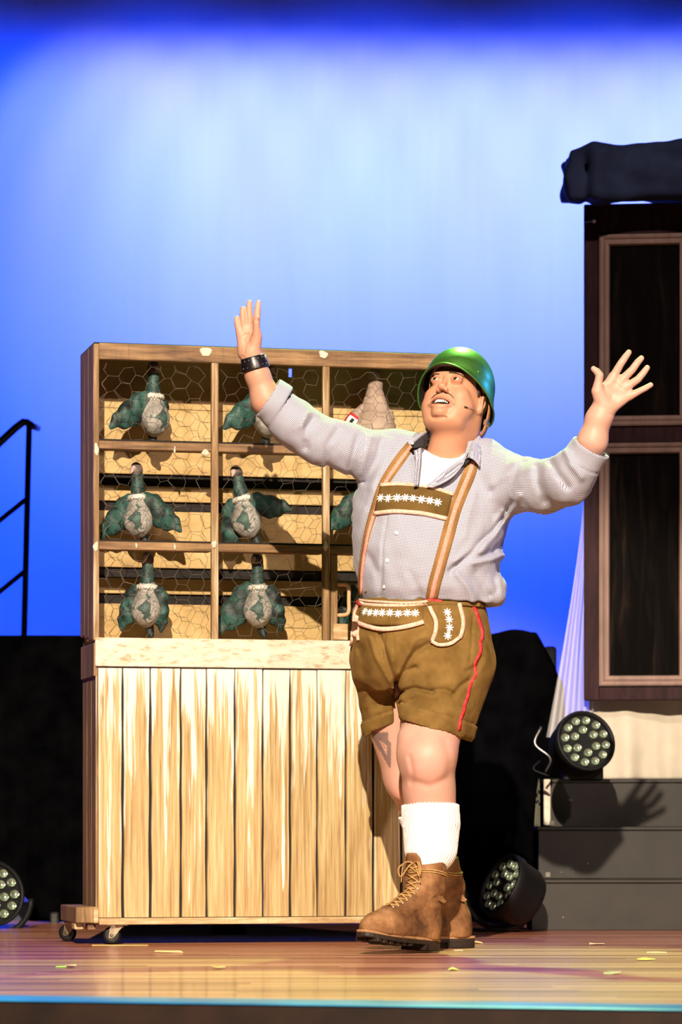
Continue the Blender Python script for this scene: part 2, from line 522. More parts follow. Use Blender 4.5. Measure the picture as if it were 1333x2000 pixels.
# dark draped box on the right behind the performer
bx = S().u(rbox(A((888-666.5)/F*12.5+.21, 12.62, .50), A(.215, .10, .61), .02))
def slant(p):
    q0 = P(1052, 1233, 12.52); q1 = P(1086, 1300, 12.52)
    d = A(q1.x-q0.x, 0, q1.z-q0.z); nn = A(-d[2], 0, d[0]); nn /= np.linalg.norm(nn)
    return -((p-np.array(q0, dtype=np.float32))@(-nn))
bx.cut(slant, .01)
bx.disp(lambda p: .012*np.sin(p[:, 0]*60+3*noise(p, 3))*np.clip((1.05-p[:, 2]), 0, 1)+.012*noise(p, 9))
V, Q = polygonise(bx, (.38, 12.4, -.01), (.94, 12.85, 1.16), .011)
V = np.array(V); V[:, 2] = np.maximum(V[:, 2], 0.001)
tag(mesh_np('draped_flight_case', V, Q, MBLK), 'tall box under black cloth standing between the lederhosen man and the steps', 'box')
box_o = box('backstage_crate', P(1063, 1318, 13.6)+Vector((0, 0, -1.2)), P(1088, 1262, 13.6)+Vector((0, .2, 0)), simple('dark_crate', (.02, .022, .03), .7), bev=.01)
tag(box_o, 'dark upright case edge peeping out behind the black draped box', 'case')

# ------------------------------------------------------------------ handrail at far left
MRAIL = simple('black_steel', (.006, .006, .008), .45, .3, .4, .2)
r = thing('handrail', 'black steel stair handrail with three sloping bars against the blue backdrop', 'handrail', P(47, 1240, 13.2)-Vector((0, 0, .0)))
def rtube(nm, a, b, ra): tube(nm, [a, (Vector(a)+Vector(b))/2, b], ra, MRAIL, r, 10, world=True)
YR = 13.2
rtube('post', P(45, 1330, YR), P(57, 832, YR), .0125)
tube('top_rail', [P(-60, 920, YR), P(30, 836, YR), P(46, 824, YR), P(54, 826, YR)], .0155, MRAIL, r, 10, world=True)
tube('rail_return', [P(52, 824, YR), P(66, 833, YR+.05), P(74, 836, YR+.3)], .0135, MRAIL, r, 10, world=True)
rtube('lower_rail', P(-60, 1064, YR), P(50, 976, YR), .010)
rtube('lower_rail', P(-60, 1204, YR), P(47, 1117, YR), .010)
rtube('foot_post', P(45, 1330, YR), P(42, 1752, YR), .0125)

# ------------------------------------------------------------------ tall panelled set flat at right
def m_set(name, c, var, rough=.6):
    n = N(name); f = n.noise(n.coord('Object', scale=(9, 9, 1.3)), 4, 4, .6, .4)
    n.set(n.ramp(f, [(.35, tuple(x*(1-var) for x in c)), (.68, tuple(min(1, x*(1+var)) for x in c))]), rough, 0, .08); return n.m
MD1 = m_set('flat_brown_paint', (.030, .013, .015), .3); MD2 = m_set('flat_molding_paint', (.27, .18, .15), .15)
n = N('flat_panel_paint'); f = n.noise(n.coord('Object', scale=(14, 14, 1.6)), 2.4, 3, .5, .6)
n.set(n.ramp(f, [(.45, (.0035, .0028, .0026)), (.62, (.007, .005, .0045)), (.8, (.022, .015, .011))]), .8, 0, .03); MD3 = n.m
YP = 12.0
flat = thing('panelled_flat', 'tall dark brown set flat with tan moulded panels under a black cloth', 'set flat', P(1143, 1368, YP), math.radians(-6))
sc = F/YP
def fl(px, py): return ((px-1143)/sc, (1368-py)/sc)
def fbox(nm, x0, y0, x1, y1, d0, d1, mat, bev=.003):
    a = fl(x0, y1); b = fl(x1, y0); return box(nm, (a[0], d0, a[1]), (b[0], d1, b[1]), mat, flat, bev)
fbox('stile', 1141, 399, 1171, 1368, 0, .045, MD1)
fbox('stile', 1346, 399, 1366, 1368, 0, .045, MD1); fbox('stile', 1556, 399, 1590, 1368, 0, .045, MD1)
for (y0, y1) in ((399, 460), (833, 867), (1340, 1368)):
    fbox('rail', 1171, y0, 1346, y1, 0, .045, MD1); fbox('rail', 1366, y0, 1556, y1, 0, .045, MD1)
def molding(x0, y0, x1, y1, wd=21):
    a, b = fl(x0, y1), fl(x1, y0); prof = [(0, .0), (0, -.012), (.006, -.016), (.014, -.012), (.017, -.005), (.024, -.010), (.034, -.008), (.038, .004), (.038, .02)]
    cs = [(a[0], a[1], 1, 1), (b[0], a[1], -1, 1), (b[0], b[1], -1, -1), (a[0], b[1], 1, -1)]
    V = []; Q = []; m = len(prof)
    for (x, z, sx, sz) in cs:
        for (i, d) in prof: V.append((x+sx*i, d, z+sz*i))
    for c in range(4):
        for k in range(m-1):
            e = (c+1) % 4; Q.append((c*m+k, c*m+k+1, e*m+k+1, e*m+k))
    return mesh_np('molding', V, [q for q in Q], MD2, flat, smooth=False)
for (x0, x1) in ((1171, 1346), (1366, 1556)):
    for (y0, y1) in ((460, 833), (867, 1340)):
        molding(x0, y0, x1, y1); fbox('panel', x0, y0, x1, y1, .014, .030, MD3, 0)
bt = bm_box((.0, -.004, -.0045), (.05, .0, .0045), .001)
bb = thing('white_cable_tie', 'small white peg fixed at the top left corner of the brown flat', 'peg', P(1144, 434, 11.99))
tube('shaft', [(0, 0, 0), (.014, -.02, -.001), (.028, -.03, -.002)], .0035, simple('peg_shaft', (.25, .2, .25), .5), bb)
v, q = lathe([(0, .008), (.005, .006), (.0075, 0), (.005, -.006), (0, -.008)], 12)
tp = mesh_np('tip', [(x+.030, y-.033, z-.002) for x, y, z in v], q, simple('peg_white', (.85, .8, .8), .5), bb)

# navy-black cloth folded over the top of the flat
cl = S()
q0 = P(1118, 357, 12.0); q1 = P(1440, 350, 11.9)
cl.u(rbox(A((q0.x+q1.x)/2+.03, 11.91, (P(0, 356, 12).z)), A(.285, .17, .106), .035))
cl.u(rbox(np.array(P(1120, 357, 11.93)), A(.030, .16, .095), .012), .03)
zt_ = P(0, 399, 12).z; cl.sub(rbox(A(1.2, 12.13, zt_-.5+.022), A(.9, .25, .5)), .004)
cl.disp(lambda p: .012*noise(p, 7)+.006*noise(p, 17)+.008*np.sin((p[:, 2]*1.0+p[:, 0]*.35)*40+2*noise(p, 5)))
V, Q = polygonise(cl, (.74, 11.66, 2.55), (1.44, 12.2, 2.95), .008)
n = N('navy_cloth'); n.set(n.ramp(n.noise(n.coord('Object'), 14, 4), [(.3, (.010, .018, .05)), (.7, (.020, .032, .09))]), .8, 0, .3)
tag(mesh_np('draped_cloth', relax(V, Q, 2), Q, n.m), 'navy black cloth bundled over the top of the panelled flat', 'cloth')

# white drape below and beside the flat
n = N('white_drape'); n.set(n.ramp(n.noise(n.coord('Object'), 10, 4), [(.3, (.50, .44, .35)), (.7, (.60, .53, .43))]), .9, 0, .1); MWD = n.m
cloth_sheet('white_drape', 'cream white cloth skirt gathered under the panelled flat above the steps', 'cloth', lambda x: 1362,
            lambda x: 1521, 1152, 1560, 12.095, MWD, .026, 260, 30, 27, seed=1.5)
n = N('sheer_cloth'); n.set((.62, .60, .60), .9, 0, .1)
tr = n.n('ShaderNodeBsdfTransparent'); mx = n.n('ShaderNodeMixShader'); mx.inputs[0].default_value = .62
n.l(tr.outputs[0], mx.inputs[1]); n.l(n.b.outputs[0], mx.inputs[2]); n.l(mx.outputs[0], n.out.inputs[0])
V, Q = [], []
for i in range(31):
    for k in range(41):
        t = k/40; y = 985+(1440-985)*t; xl = 1139-72*t**1.3; x = xl+(1160-xl)*i/30
        p = P(x, y, 12.075); p.y += .020*t*math.sin(i*.75+math.sin(k*.1)); V.append(p)
for i in range(30):
    for k in range(40): a = i*41+k; Q.append((a, a+1, a+42, a+41))
tag(mesh_np('sheer_drape', V, Q, n.m), 'thin see-through white cloth hanging at the left edge of the brown flat', 'cloth')

# ------------------------------------------------------------------ black steps
def m_step():
    n = N('step_paint'); v = n.coord('Object'); f = n.noise(v, 7, 5, .6)
    c = n.ramp(f, [(.3, (.015, .012, .009)), (.7, (.028, .023, .017))])
    sp = n.noise(n.coord('Object', scale=(1, 1, 1)), 38, 2, .4); sp = n.ramp(sp, [(.765, 0), (.785, 1)])
    c = n.mix(n.math('MULTIPLY', sp, .8), c, (.55, .48, .42)); n.set(c, .5, 0, .35); return n.m
MST = m_step()
st = thing('steps', 'three black painted wooden steps with chipped white edges in front of the flat', 'steps', P(1037, 1817, 11.42))
def zof(py, Y): return CH+(HZ-py)/F*Y
for (xl, yt, yb, Y, tt) in ((1037, 1717, 1817, 11.42, 8), (1050, 1614, 1716, 11.72, 8), (1064, 1521, 1613, 12.02, 8)):
    s = Y/F; x0 = (xl-666.5)*s; z0 = zof(yb, Y); z1 = zof(yt, Y)
    zb = 0.0 if xl == 1037 else z0-.012
    box('riser', (x0+.004, Y, zb), (2.2, Y+.02, z1-tt*s), MST, st, .002, world=True)
    box('tread', (x0, Y-.006, z1-tt*s), (2.2, Y+.335, z1), MST, st, .003, world=True)
    box('side_panel', (x0+.004, Y+.02, 0.0 if xl == 1037 else z0), (x0+.022, Y+.325, z1-tt*s), MBLK, st, .002, world=True)
MWP = simple('cream_paint', (.72, .62, .50), .6)
b = box('corner_post', P(1063, 1612, 11.99), P(1076, 1522, 11.99)+Vector((0, .02, 0)), MWP, bev=.002)
tag(b, 'cream painted upright strip at the left end of the top step', 'post')
MTP = simple('tape_white', (.75, .78, .6), .5)
for (x, y, Yt, lb) in ((1079, 1608, 11.75, 'small pale glow tape tab at the left end of the middle tread'), (1071, 1709, 11.45, 'small grey tape tab at the left end of the lowest tread')):
    p = P(x, y, Yt); bb = bm_box((p.x-.009, p.y, p.z-.008), (p.x+.009, p.y+.008, p.z+.010), .002)
    tag(bm_obj('tape_tab', bb, MTP if y < 1650 else simple('tape_grey', (.2, .19, .16), .6)), lb, 'tape')
n = N('grey_curtain'); n.set((.16, .15, .11), .9)
V, Q = [], []
for i in range(9):
    for k in range(25):
        t = k/24; wdt = 11*math.sin(math.pi*min(1, t*1.0))*(.5+.5*t); p = P(1052-wdt*.9+i/8*(wdt+3), 1520+172*t, 12.1); p.y += .012*math.sin(i*1.1); V.append(p)
for i in range(8):
    for k in range(24): a = i*25+k; Q.append((a, a+1, a+26, a+25))
tag(mesh_np('gauze_scrap', V, Q, n.m), 'narrow strip of grey gauze hanging beside the steps', 'cloth')

# ------------------------------------------------------------------ LED stage lamps
MPAR = simple('lamp_black', (.004, .004, .005), .6, 0, .3, .2)
n = N('reflector_cup'); n.set((.42, .50, .37), .18, .75, .6); MCUP = n.m
n = N('lens_glass'); n.set((.9, .95, .85), .05, 0, .5); n.b.inputs['Transmission Weight'].default_value = 1; MLENS = n.m
MCHR = simple('dull_steel', (.45, .42, .40), .3, .9, .5, .2)
def par(px, py, Y, rpx, face, label, roll=0.0, yoke=True):
    R = rpx/F*Y; c = P(px, py, Y); d = Vector(face).normalized()
    t = thing('stage_lamp', label, 'stage light', c)
    M = d.to_track_quat('Z', 'Y').to_matrix().to_4x4()
    def put(nm, V, Q, mat, smooth=True):
        o = mesh_np(nm, [tuple(M @ Vector(v)) for v in V], Q, mat, t, smooth); return o
    V, Q = lathe([(0, -1.15*R), (.55*R, -1.15*R), (.78*R, -1.02*R), (.9*R, -.8*R), (.95*R, -.2*R), (R, -.15*R), (R, .11*R), (.985*R, .14*R), (.90*R, .14*R), (.88*R, .02*R)], 40); put('housing', V, Q, MPAR)
    V, Q = lathe([(.9*R, .0), (0, .0)], 40); put('face_plate', [(x, y, z-.0*R) for x, y, z in V], Q, MPAR)
    cup = lathe([(.115*R, 0.012*R), (.122*R, .03*R), (.105*R, .03*R), (.085*R, -.01*R+.012*R), (.0, .004*R)], 16)
    dome = lathe([(.13*R, .0), (.13*R, .085*R), (.12*R, .09*R), (.105*R, .058*R), (.075*R, .028*R), (.04*R, .012*R), (0, .008*R)], 16)
    for k in range(18):
        if k < 12: a = 2*math.pi*(k+.5)/12+roll; rr = .70*R
        else: a = 2*math.pi*(k-12+.5)/6+roll; rr = .38*R
        ox, oy = rr*math.cos(a), rr*math.sin(a)
        cu = lathe([(.118*R, .034*R), (.126*R, .02*R), (.118*R, .008*R)], 14)
        q = put('lens', [(x+ox, y+oy, z) for x, y, z in dome[0]], dome[1], MCUP)
    if yoke:
        pts = []
        for i in range(17):
            a = math.pi*i/16; pts.append(c+Vector((1.12*R*math.cos(a), .5*R, -1.12*R*math.sin(a)-.02)))
        tube('yoke', [Vector(p)-c for p in pts], .09*R, MPAR, t, 8)
    return t
par(1143, 1449, 11.5, 62, (.34, -.90, .30), 'black round LED stage lamp with eighteen lenses standing on the top step', .1, False)
bs = P(1143, 1449, 11.5); o = bpy.data.objects['stage_lamp']
box('base', bs+Vector((-.07, .06, -.135)), bs+Vector((.07, .22, -.06)), MPAR, o, .006, world=True)
par(983, 1730, 11.15, 66, (-.80, -.42, .44), 'black LED stage lamp aimed up left on the floor behind the man', .3)
par(-16, 1745, 11.6, 66, (.45, -.85, .2), 'black LED stage lamp cut by the left edge of the picture', .2)
# cables tangled behind the lamp on the steps
rnd = random.Random(3)
for k in (0, 3):
    a = P(1060+rnd.uniform(-6, 8), 1420+k*22, 11.85); b = P(1066+rnd.uniform(-4, 4), 1512+rnd.uniform(-8, 4), 11.85)
    pts = spline([tuple(a), tuple((a*.6+b*.4)+Vector((-.03, -.02, rnd.uniform(-.02, .02)))), tuple((a*.3+b*.7)+Vector((.02, -.03, rnd.uniform(-.03, .02)))), tuple(b)], .012)
    tag(tube('power_cable', pts, .004, MPAR if k % 2 else MCHR, None, 6), ['uppermost thin black cable looped at the left of the lamp on the steps', 'second cable, black, looped at the left of the step lamp', 'middle silvery cable looped at the left of the step lamp', 'fourth cable, black, coiled low at the left of the step lamp', 'lowest silvery cable beside the lamp on the top step'][k] if k else 'uppermost silvery cable looped at the left of the lamp on the steps', 'cable', 'cables beside the step lamp')
# sandbag under the coop and a case foot at left
sb = S().u(ell(Pn(447, 1822, 11.0)+A(0, 0, .004), A(.060, .06, .040))).u(ell(Pn(447, 1806, 11.0), A(.02, .02, .02)), .03)
sb.disp(lambda p: .004*noise(p, 40))
V, Q = polygonise(sb, Pn(390, 1870, 10.85), Pn(500, 1760, 11.15), .006); V = np.array(V); V[:, 2] = np.maximum(V[:, 2], .0005)
tag(mesh_np('sandbag', relax(V, Q), Q, MBLK), 'small black sandbag lying on the floor under the coop', 'sandbag')
cf = thing('floor_stand', 'dark low stand with an upright peg on the floor at far left', 'stand', P(70, 1803, 12.3))
box('base', P(12, 1806, 12.7), P(100, 1762, 12.7)+Vector((0, .06, 0)), simple('blue_black_board', (.02, .03, .08), .5), cf, .006, world=True)
box('peg', P(58, 1800, 12.66), P(72, 1752, 12.66)+Vector((0, .02, 0)), MBLK, cf, .004, world=True)
tag(bm_obj('equipment_foot', bm_box(P(98, 1807, 12.3), P(114, 1782, 12.3)+Vector((0, .05, 0)), .006), simple('grey_foot', (.03, .028, .03), .5)), 'grey block foot on the floor beside the rear left caster', 'foot')
# scraps of paper on the boards
scr = [(1262, 1876, 36, (.75, .80, .12), 'bright yellow paper scrap lying on the floor at far right'), (1283, 1861, 40, (.85, .72, .35), 'pale orange paper scrap beyond the bright yellow one'),
       (1196, 1903, 34, (.50, .62, .30), 'pale green paper scrap on the floor nearest the stage edge at right'), (1166, 1846, 30, (.85, .65, .4), 'thin cream paper strip on the floor before the steps'),
       (120, 1889, 20, (.35, .70, .12), 'green paper dart lying on the floor at left'), (139, 1890, 22, (.75, .55, .4), 'pale tail of paper beside the green dart'),
       (330, 1861, 56, (.85, .62, .28), 'long thin yellow tape mark left of centre on the floor'), (235, 1847, 110, (.85, .60, .2), 'yellow tape strip by the front left caster'),
       (886, 1896, 22, (.45, .50, .15), 'small olive paper scrap in front of the boots'), (930, 1843, 26, (.8, .62, .3), 'cream paper scrap behind the heel of the back boot'),
       (896, 1857, 18, (.85, .7, .5), 'tiny pale paper scrap in front of the back boot'), (428, 1892, 26, (.6, .62, .2), 'faint green paper scrap in front of the coop')]
for i, (x, y, wpx, c, lb) in enumerate(scr):
    Y = CH*F/(y-HZ); s = Y/F; p = P(x, y, Y); L = wpx*s/2; D = .03 if wpx < 50 else .018
    rnd2 = random.Random(i)
    pts = [(-L, -D*.5), (-L*.2, -D*rnd2.uniform(.6, 1.1)), (L, -D*.3), (L*.8, D*.5), (-L*.1, D*rnd2.uniform(.5, 1)), (-L*.9, D*.4)]
    V = [(a, b, .002+.006*rnd2.random()*(i % 3 != 1)) for a, b in pts]; V += [(a, b, z-.0015) for a, b, z in V]
    Q = [(0, 1, 2, 3, 4, 5), (11, 10, 9, 8, 7, 6)]+[(k, k+6, (k+1) % 6+6, (k+1) % 6) for k in range(6)]
    o = mesh_np('paper_scrap' if 'tape' not in lb else 'tape_strip', V, Q, simple('scrap_%d' % i, c, .7, 0, .2, .1), smooth=False); o.location = (p.x, p.y, 0.0005)
    tag(o, lb, 'paper' if 'tape' not in lb else 'tape')
# ================================================================== THE PIGEON COOP
TH = math.radians(13)
coop = thing('pigeon_coop', 'tall wooden pigeon coop on casters with wire front and paint-dripped planks', 'coop', (-.752, 10.0, 0), TH)
W, DP, HT = 1.137, .27, 1.840
def uof(px): # coop u for a pixel column on the front plane
    k = (px-666.5)/F; return (k*10+.752)/(math.cos(TH)-k*math.sin(TH))
def m_wood(name, dark, mid, lite, rough=.6, paint=None, sc=(22, 22, 1.1), paint_lo=0.0):
    """streaky stage-painted wood; paint = (top z, reach, amount) of white paint run down from above"""
    n = N(name); v = n.coord('Object', coop, sc)
    oi = n.n('ShaderNodeObjectInfo'); ad = n.n('ShaderNodeVectorMath', operation='ADD'); cx = n.n('ShaderNodeCombineXYZ')
    n.l(n.math('MULTIPLY', oi.outputs['Random'], 40.0), cx.inputs[2]); n.l(v, ad.inputs[0]); n.l(cx.outputs[0], ad.inputs[1]); v2 = ad.outputs[0]
    g = n.noise(v2, 3.2, 5, .62, .35); big = n.noise(n.coord('Object', coop, (3, 3, .7)), 3, 3)
    fac = n.math('ADD', n.math('MULTIPLY', g, .78), n.math('MULTIPLY', big, .22))
    c = n.ramp(fac, [(.33, dark), (.50, mid), (.66, lite)])
    fine = n.noise(n.coord('Object', coop, (120, 120, 2.5)), 3, 3, .6); c = n.mix(n.ramp(fine, [(.56, 0), (.72, .45)]), c, dark)
    if paint:
        top, reach, amt = paint
        sx = n.n('ShaderNodeSeparateXYZ'); n.l(n.coord('Object', coop), sx.inputs[0])
        h = n.math('DIVIDE', n.math('SUBTRACT', top, sx.outputs[2]), reach)      # 0 at the top, 1 at the reach
        dr = n.noise(n.coord('Object', coop, (24, 1, .9)), 1.6, 4, .68, .25)
        d2 = n.noise(n.coord('Object', coop, (70, 1, 2.2)), 1.3, 2, .6)
        s = n.math('ADD', n.math('MULTIPLY', dr, .8), n.math('MULTIPLY', d2, .24))
        s = n.math('SUBTRACT', s, n.math('MULTIPLY', n.math('POWER', n.math('MAXIMUM', h, 0.0), .5), .31))
        pf = n.ramp(s, [(.30+paint_lo, 0), (.36+paint_lo, 1)]); th_ = n.noise(n.coord('Object', coop, (75, 1, .45)), 1.4, 3, .55, .15); pf = n.math('MAXIMUM', pf, n.ramp(th_, [(.66, 0), (.69, .85)])); c = n.mix(n.math('MULTIPLY', pf, amt), c, (.78, .72, .62))
    n.set(c, rough, 0, .3); n.bump(g, .25, .003); return n.m
M_PL = m_wood('plank_wood', (.26, .145, .055), (.46, .32, .14), (.60, .465, .26), .55, (.86, .95, .95), paint_lo=.070, sc=(34, 34, 1.1))
n = N('white_rail_paint'); f = n.noise(n.coord('Object', coop, (9, 9, 22)), 3, 5, .65)
f2 = n.noise(n.coord('Object', coop, (3, 3, 9)), 4, 4, .6)
n.set(n.mix(n.ramp(f2, [(.45, 0), (.62, .75)]), n.ramp(f, [(.35, (.40, .29, .17)), (.5, (.62, .54, .42))]), (.68, .63, .55)), .55, 0, .3); n.bump(f, .2, .003); M_WR = n.m
M_FR = m_wood('frame_wood', (.065, .030, .012), (.19, .10, .042), (.34, .20, .09), .55, None, (1.6, 20, 20))
M_FV = m_wood('mullion_wood', (.09, .045, .018), (.24, .135, .055), (.56, .43, .27), .55)
M_SD = m_wood('side_wood', (.08, .042, .016), (.21, .12, .05), (.36, .22, .10), .6)
M_BK = m_wood('back_board_wood', (.34, .21, .075), (.46, .305, .12), (.53, .37, .165), .6, None, (1.2, 8, 5))
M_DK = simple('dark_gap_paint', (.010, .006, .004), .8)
M_BR = m_wood('base_wood', (.30, .17, .07), (.52, .35, .18), (.72, .57, .38), .6, None, (3, 20, 20))

zt, zwt, zwb, zpb = HT, .938, .850, .083
def cb(nm, lo, hi, mat, bev=.0015, lab=None): return box(nm, lo, hi, mat, coop, bev, lab)
# lower half: white rail and planks with open joints over a dark back
gaps = [240, 294, 353, 404, 459, 514, 567, 620, 676, 730, 785, 838]
edges = [0.003]+[uof(g) for g in gaps]+[W-.003]
rnd = random.Random(5)
cb('plank_backing', (.004, .012, .08), (W-.004, .02, zwt-.01), M_DK, 0)
for i in range(len(edges)-1):
    a, b = edges[i], edges[i+1]; ga = .0 if i == 0 else rnd.uniform(.0022, .0045); gb = .0 if i == len(edges)-2 else rnd.uniform(.0022, .0045)
    V, Q = [], []; nz = 12; ya = rnd.uniform(-.001, .002)
    for k in range(nz+1):
        z = zpb+(zwb-.004-zpb)*k/nz; wv = .0016*math.sin(k*1.7+i*2.1); w2 = .0016*math.sin(k*1.3+i*3.3)
        taper = 1-.6*(k/nz)**6
        x0 = a+(ga*taper+wv*.6 if i else 0); x1 = b-(gb*taper+w2*.6 if i < len(edges)-2 else 0)
        V += [(x0, .011, z), (x0+.0008, ya, z), (x1-.0008, ya, z), (x1, .011, z)]
    for k in range(nz):
        for j in range(3): p = k*4+j; Q.append((p, p+1, p+5, p+4))
    Q += [(0, 3, 2, 1), (nz*4, nz*4+1, nz*4+2, nz*4+3)]
    mesh_np('plank', V, Q, M_PL, coop, False)
cb('top_rail_white', (0.001, -.006, zwb), (uof(693), .016, zwt), M_WR, .002, 'white painted rail with paint runs')
cb('top_rail_white', (uof(693)+.002, -.006, zwb), (W, .016, zwt), M_WR, .002)
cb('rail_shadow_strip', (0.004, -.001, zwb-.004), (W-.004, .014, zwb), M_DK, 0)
# base and casters
cb('base_rail', (.012, -.012, .061), (W+.01, .016, .081), M_BR, .002, 'pale front base rail')
cb('base_beam', (-.058, .0, .066), (.008, .33, .116), M_SD, .003, 'rough timber base beam sticking out at the left side')
cb('beam_end', (-.006, -.014, .066), (.010, .0, .116), M_BR, .002)
cb('base_block', (-.058, .03, .046), (-.03, .09, .066), M_BR, .003); cb('base_block', (-.02, .015, .044), (.006, .06, .066), M_FR, .003)
cb('base_board', (.01, .016, .062), (W, DP, .081), M_DK, .001)
M_RUB = simple('caster_rubber', (.005, .005, .0055), .45, 0, .4)
M_STL = simple('caster_steel', (.50, .40, .28), .32, .85, .5, .35)
def caster(u, v, swivel):
    t = bpy.data.objects.new('caster', None); link(t, coop); t.location = (u, v, 0); t.rotation_euler = (0, 0, swivel); t.empty_display_size = .03
    V, Q = lathe([(0, -.011), (.008, -.012), (.010, -.0125), (.018, -.0125), (.023, -.012), (.0265, -.008), (.0275, 0), (.0265, .008), (.023, .012), (.018, .0125), (.010, .0125), (.008, .012), (0, .011)], 28)
    mesh_np('wheel', [(x, z, y+.0278) for x, y, z in V], [q[::-1] for q in Q], M_RUB, t)
    V, Q = lathe([(0, -.0155), (.006, -.0155), (.007, -.012), (0, -.012)], 12); V2, Q2 = lathe([(0, .012), (.007, .012), (.006, .0155), (0, .0155)], 12)
    v, q = merge([(V, Q), (V2, Q2)]); mesh_np('axle', [(x, z, y+.0278) for x, y, z in v], q, M_STL, t)
    parts = []
    for s in (-1, 1):
        pts = [(-.009, .020), (.0, .019), (.009, .024), (.034, .056), (.034, .060), (.004, .060), (-.006, .050)]
        Vf = [(x, s*.0135, z) for x, z in pts]+[(x, s*.0155, z) for x, z in pts]; k = len(pts)
        parts.append((Vf, [tuple(range(k)), tuple(range(2*k-1, k-1, -1))]+[(i, i+k, (i+1) % k+k, (i+1) % k) for i in range(k)]))
    for v, q in parts: mesh_np('fork_arm', v, q, M_STL, t, False)
    bm = bm_box((-.012, -.026, .058), (.050, .026, .0625), .001); bm_obj('mount_plate', bm, M_STL, t)
    V, Q = lathe([(0, .050), (.015, .050), (.018, .054), (.018, .058), (0, .058)], 20); mesh_np('swivel_ring', [(x+.02, y, z) for x, y, z in V], Q, M_STL, t)
caster(.058, .03, -.25); caster(-.040, .30, -.5); caster(W-.08, .03, .2); caster(W-.08, .23, .8)
# side walls and roof
for k, (a, b) in enumerate(((0.0, .085), (.087, .176), (.178, DP))):
    cb('side_board', (0.003, a+.001, .105), (.014, b, .905), M_SD, .0025)
cb('side_batten', (-.003, .0, .820), (.012, DP, .922), M_SD, .002)
for k, (a, b) in enumerate(((0.016, .100), (.102, .185), (.187, DP))):
    cb('side_board', (-.0045, a, .932+.01*k), (.008, b, HT-.004), M_SD, .0025)
cb('side_board', (W-.014, .0, .083), (W-.001, DP, zwt), M_SD, .002)
cb('side_wall', (W-.016, .022, zwt), (W-.001, DP, HT-.004), M_DK, .001)
cb('inner_post', (W-.075, .025, zwt), (W-.018, .075, HT-.05), M_DK, .002, 'black inner post')
cb('roof_board', (-.003, .0, HT-.012), (W, DP+.005, HT), M_DK, .002, 'black painted roof board')
# face frame
cb('stile', (-.005, -.004, zwt-.008), (.013, .020, HT-.006), M_FV, .0015)
cb('stile', (W-.03, -.004, zwt), (W, .020, HT-.006), M_FV, .0015)
cb('top_rail', (.013, -.004, HT-.052), (W-.03, .020, HT-.003), M_FR, .0015)
um1, um2 = uof(420), uof(637.5)
cb('mullion', (um1-.011, -.003, zwt), (um1+.011, .016, HT-.052), M_FV, .0015)
cb('mullion', (um2-.011, -.003, zwt), (um2+.011, .016, HT-.052), M_FV, .0015)
zr = [1.527, 1.2195]
cols = [(.013, um1-.011), (um1+.011, um2-.011), (um2+.011, W-.03)]
for z in zr:
    for (a, b) in cols:
        cb('rail', (a, -.002, z-.0125), (b, .055, z+.0125), M_FR, .0015)
        cb('rail_lip', (a, .006, z+.0125), (b, .012, z+.0185), M_DK, 0)
for (a, b) in cols: cb('floor_board', (a, .016, zwt-.02), (b, DP-.01, zwt-.004), M_BK, 0)
# blobs of white paint on the joints
M_BL = simple('paint_blob', (.60, .53, .42), .7, 0, .2, .25, 60)
def blob(px, py, wx, wz, sd):
    u = uof(px); z = CH+(HZ-py)/F*(10+u*math.sin(TH)); r = random.Random(sd); V = []; k = 14
    for lay, s in ((-.0065, .8), (-.0050, 1.0), (0, 1.0)):
        for i in range(k):
            a = 2*math.pi*i/k; q = (1+.3*math.sin(3*a+sd)+.2*r.random()) if lay == -.0050 else None
            V.append((u+wx*math.cos(a)*s*(1+.22*math.sin(3*a+sd)), lay-.0006, z+wz*math.sin(a)*s*(1+.25*math.cos(2*a+sd))))
    Q = [tuple(range(k-1, -1, -1))]
    for l in range(2):
        for i in range(k): j = (i+1) % k; Q.append((l*k+i, l*k+j, (l+1)*k+j, (l+1)*k+i))
    mesh_np('paint_blob', V, Q, M_BL, coop)
for i, (x, y, wx, wz) in enumerate(((402, 688, .018, .017), (631, 693, .014, .013), (188, 878, .007, .018), (401, 884, .012, .008), (341, 879, .003, .010), (187, 1068, .008, .016), (418, 1064, .008, .014),
        (266, 1066, .003, .010), (341, 1068, .003, .010), (636, 1066, .007, .014), (857, 703, .012, .012))): blob(x, y, wx, wz, i)
# boards of the back, with open gaps on black
zb = lambda py: CH+(HZ-py)/F*(10.05+DP)
hu0, hu1 = uof(597.5), uof(606.5); hz0, hz1 = zb(730), zb(712)      # a small hole lets the backdrop show through
for (u0, u1, z0, z1) in ((.004, hu0, zwt-.03, HT-.01), (hu1, W-.014, zwt-.03, HT-.01), (hu0, hu1, zwt-.03, hz0), (hu0, hu1, hz1, HT-.01)): cb('back_panel', (u0, DP-.004, z0), (u1, DP+.002, z1), M_DK, 0)
bands = [(801, 928), (951, 981), (1000, 1110), (1131, 1161), (1181, 1262)]
for (y0, y1) in bands: cb('back_slat', (.008, DP-.017, zb(y1)), (W-.016, DP-.004, min(HT-.014, zb(y0))), M_BK, .0015)
for (u0, u1, z0, z1) in ((.008, hu0, zb(800), HT-.014), (hu1, W-.016, zb(800), HT-.014), (hu0, hu1, zb(800), hz0), (hu0, hu1, hz1, HT-.014)): cb('back_slat', (u0, DP-.017, z0), (u1, DP-.004, z1), M_BK, 0)
cb('corner_batten', (.008, DP-.05, zwt), (.022, DP-.017, HT-.014), M_BK, .001)
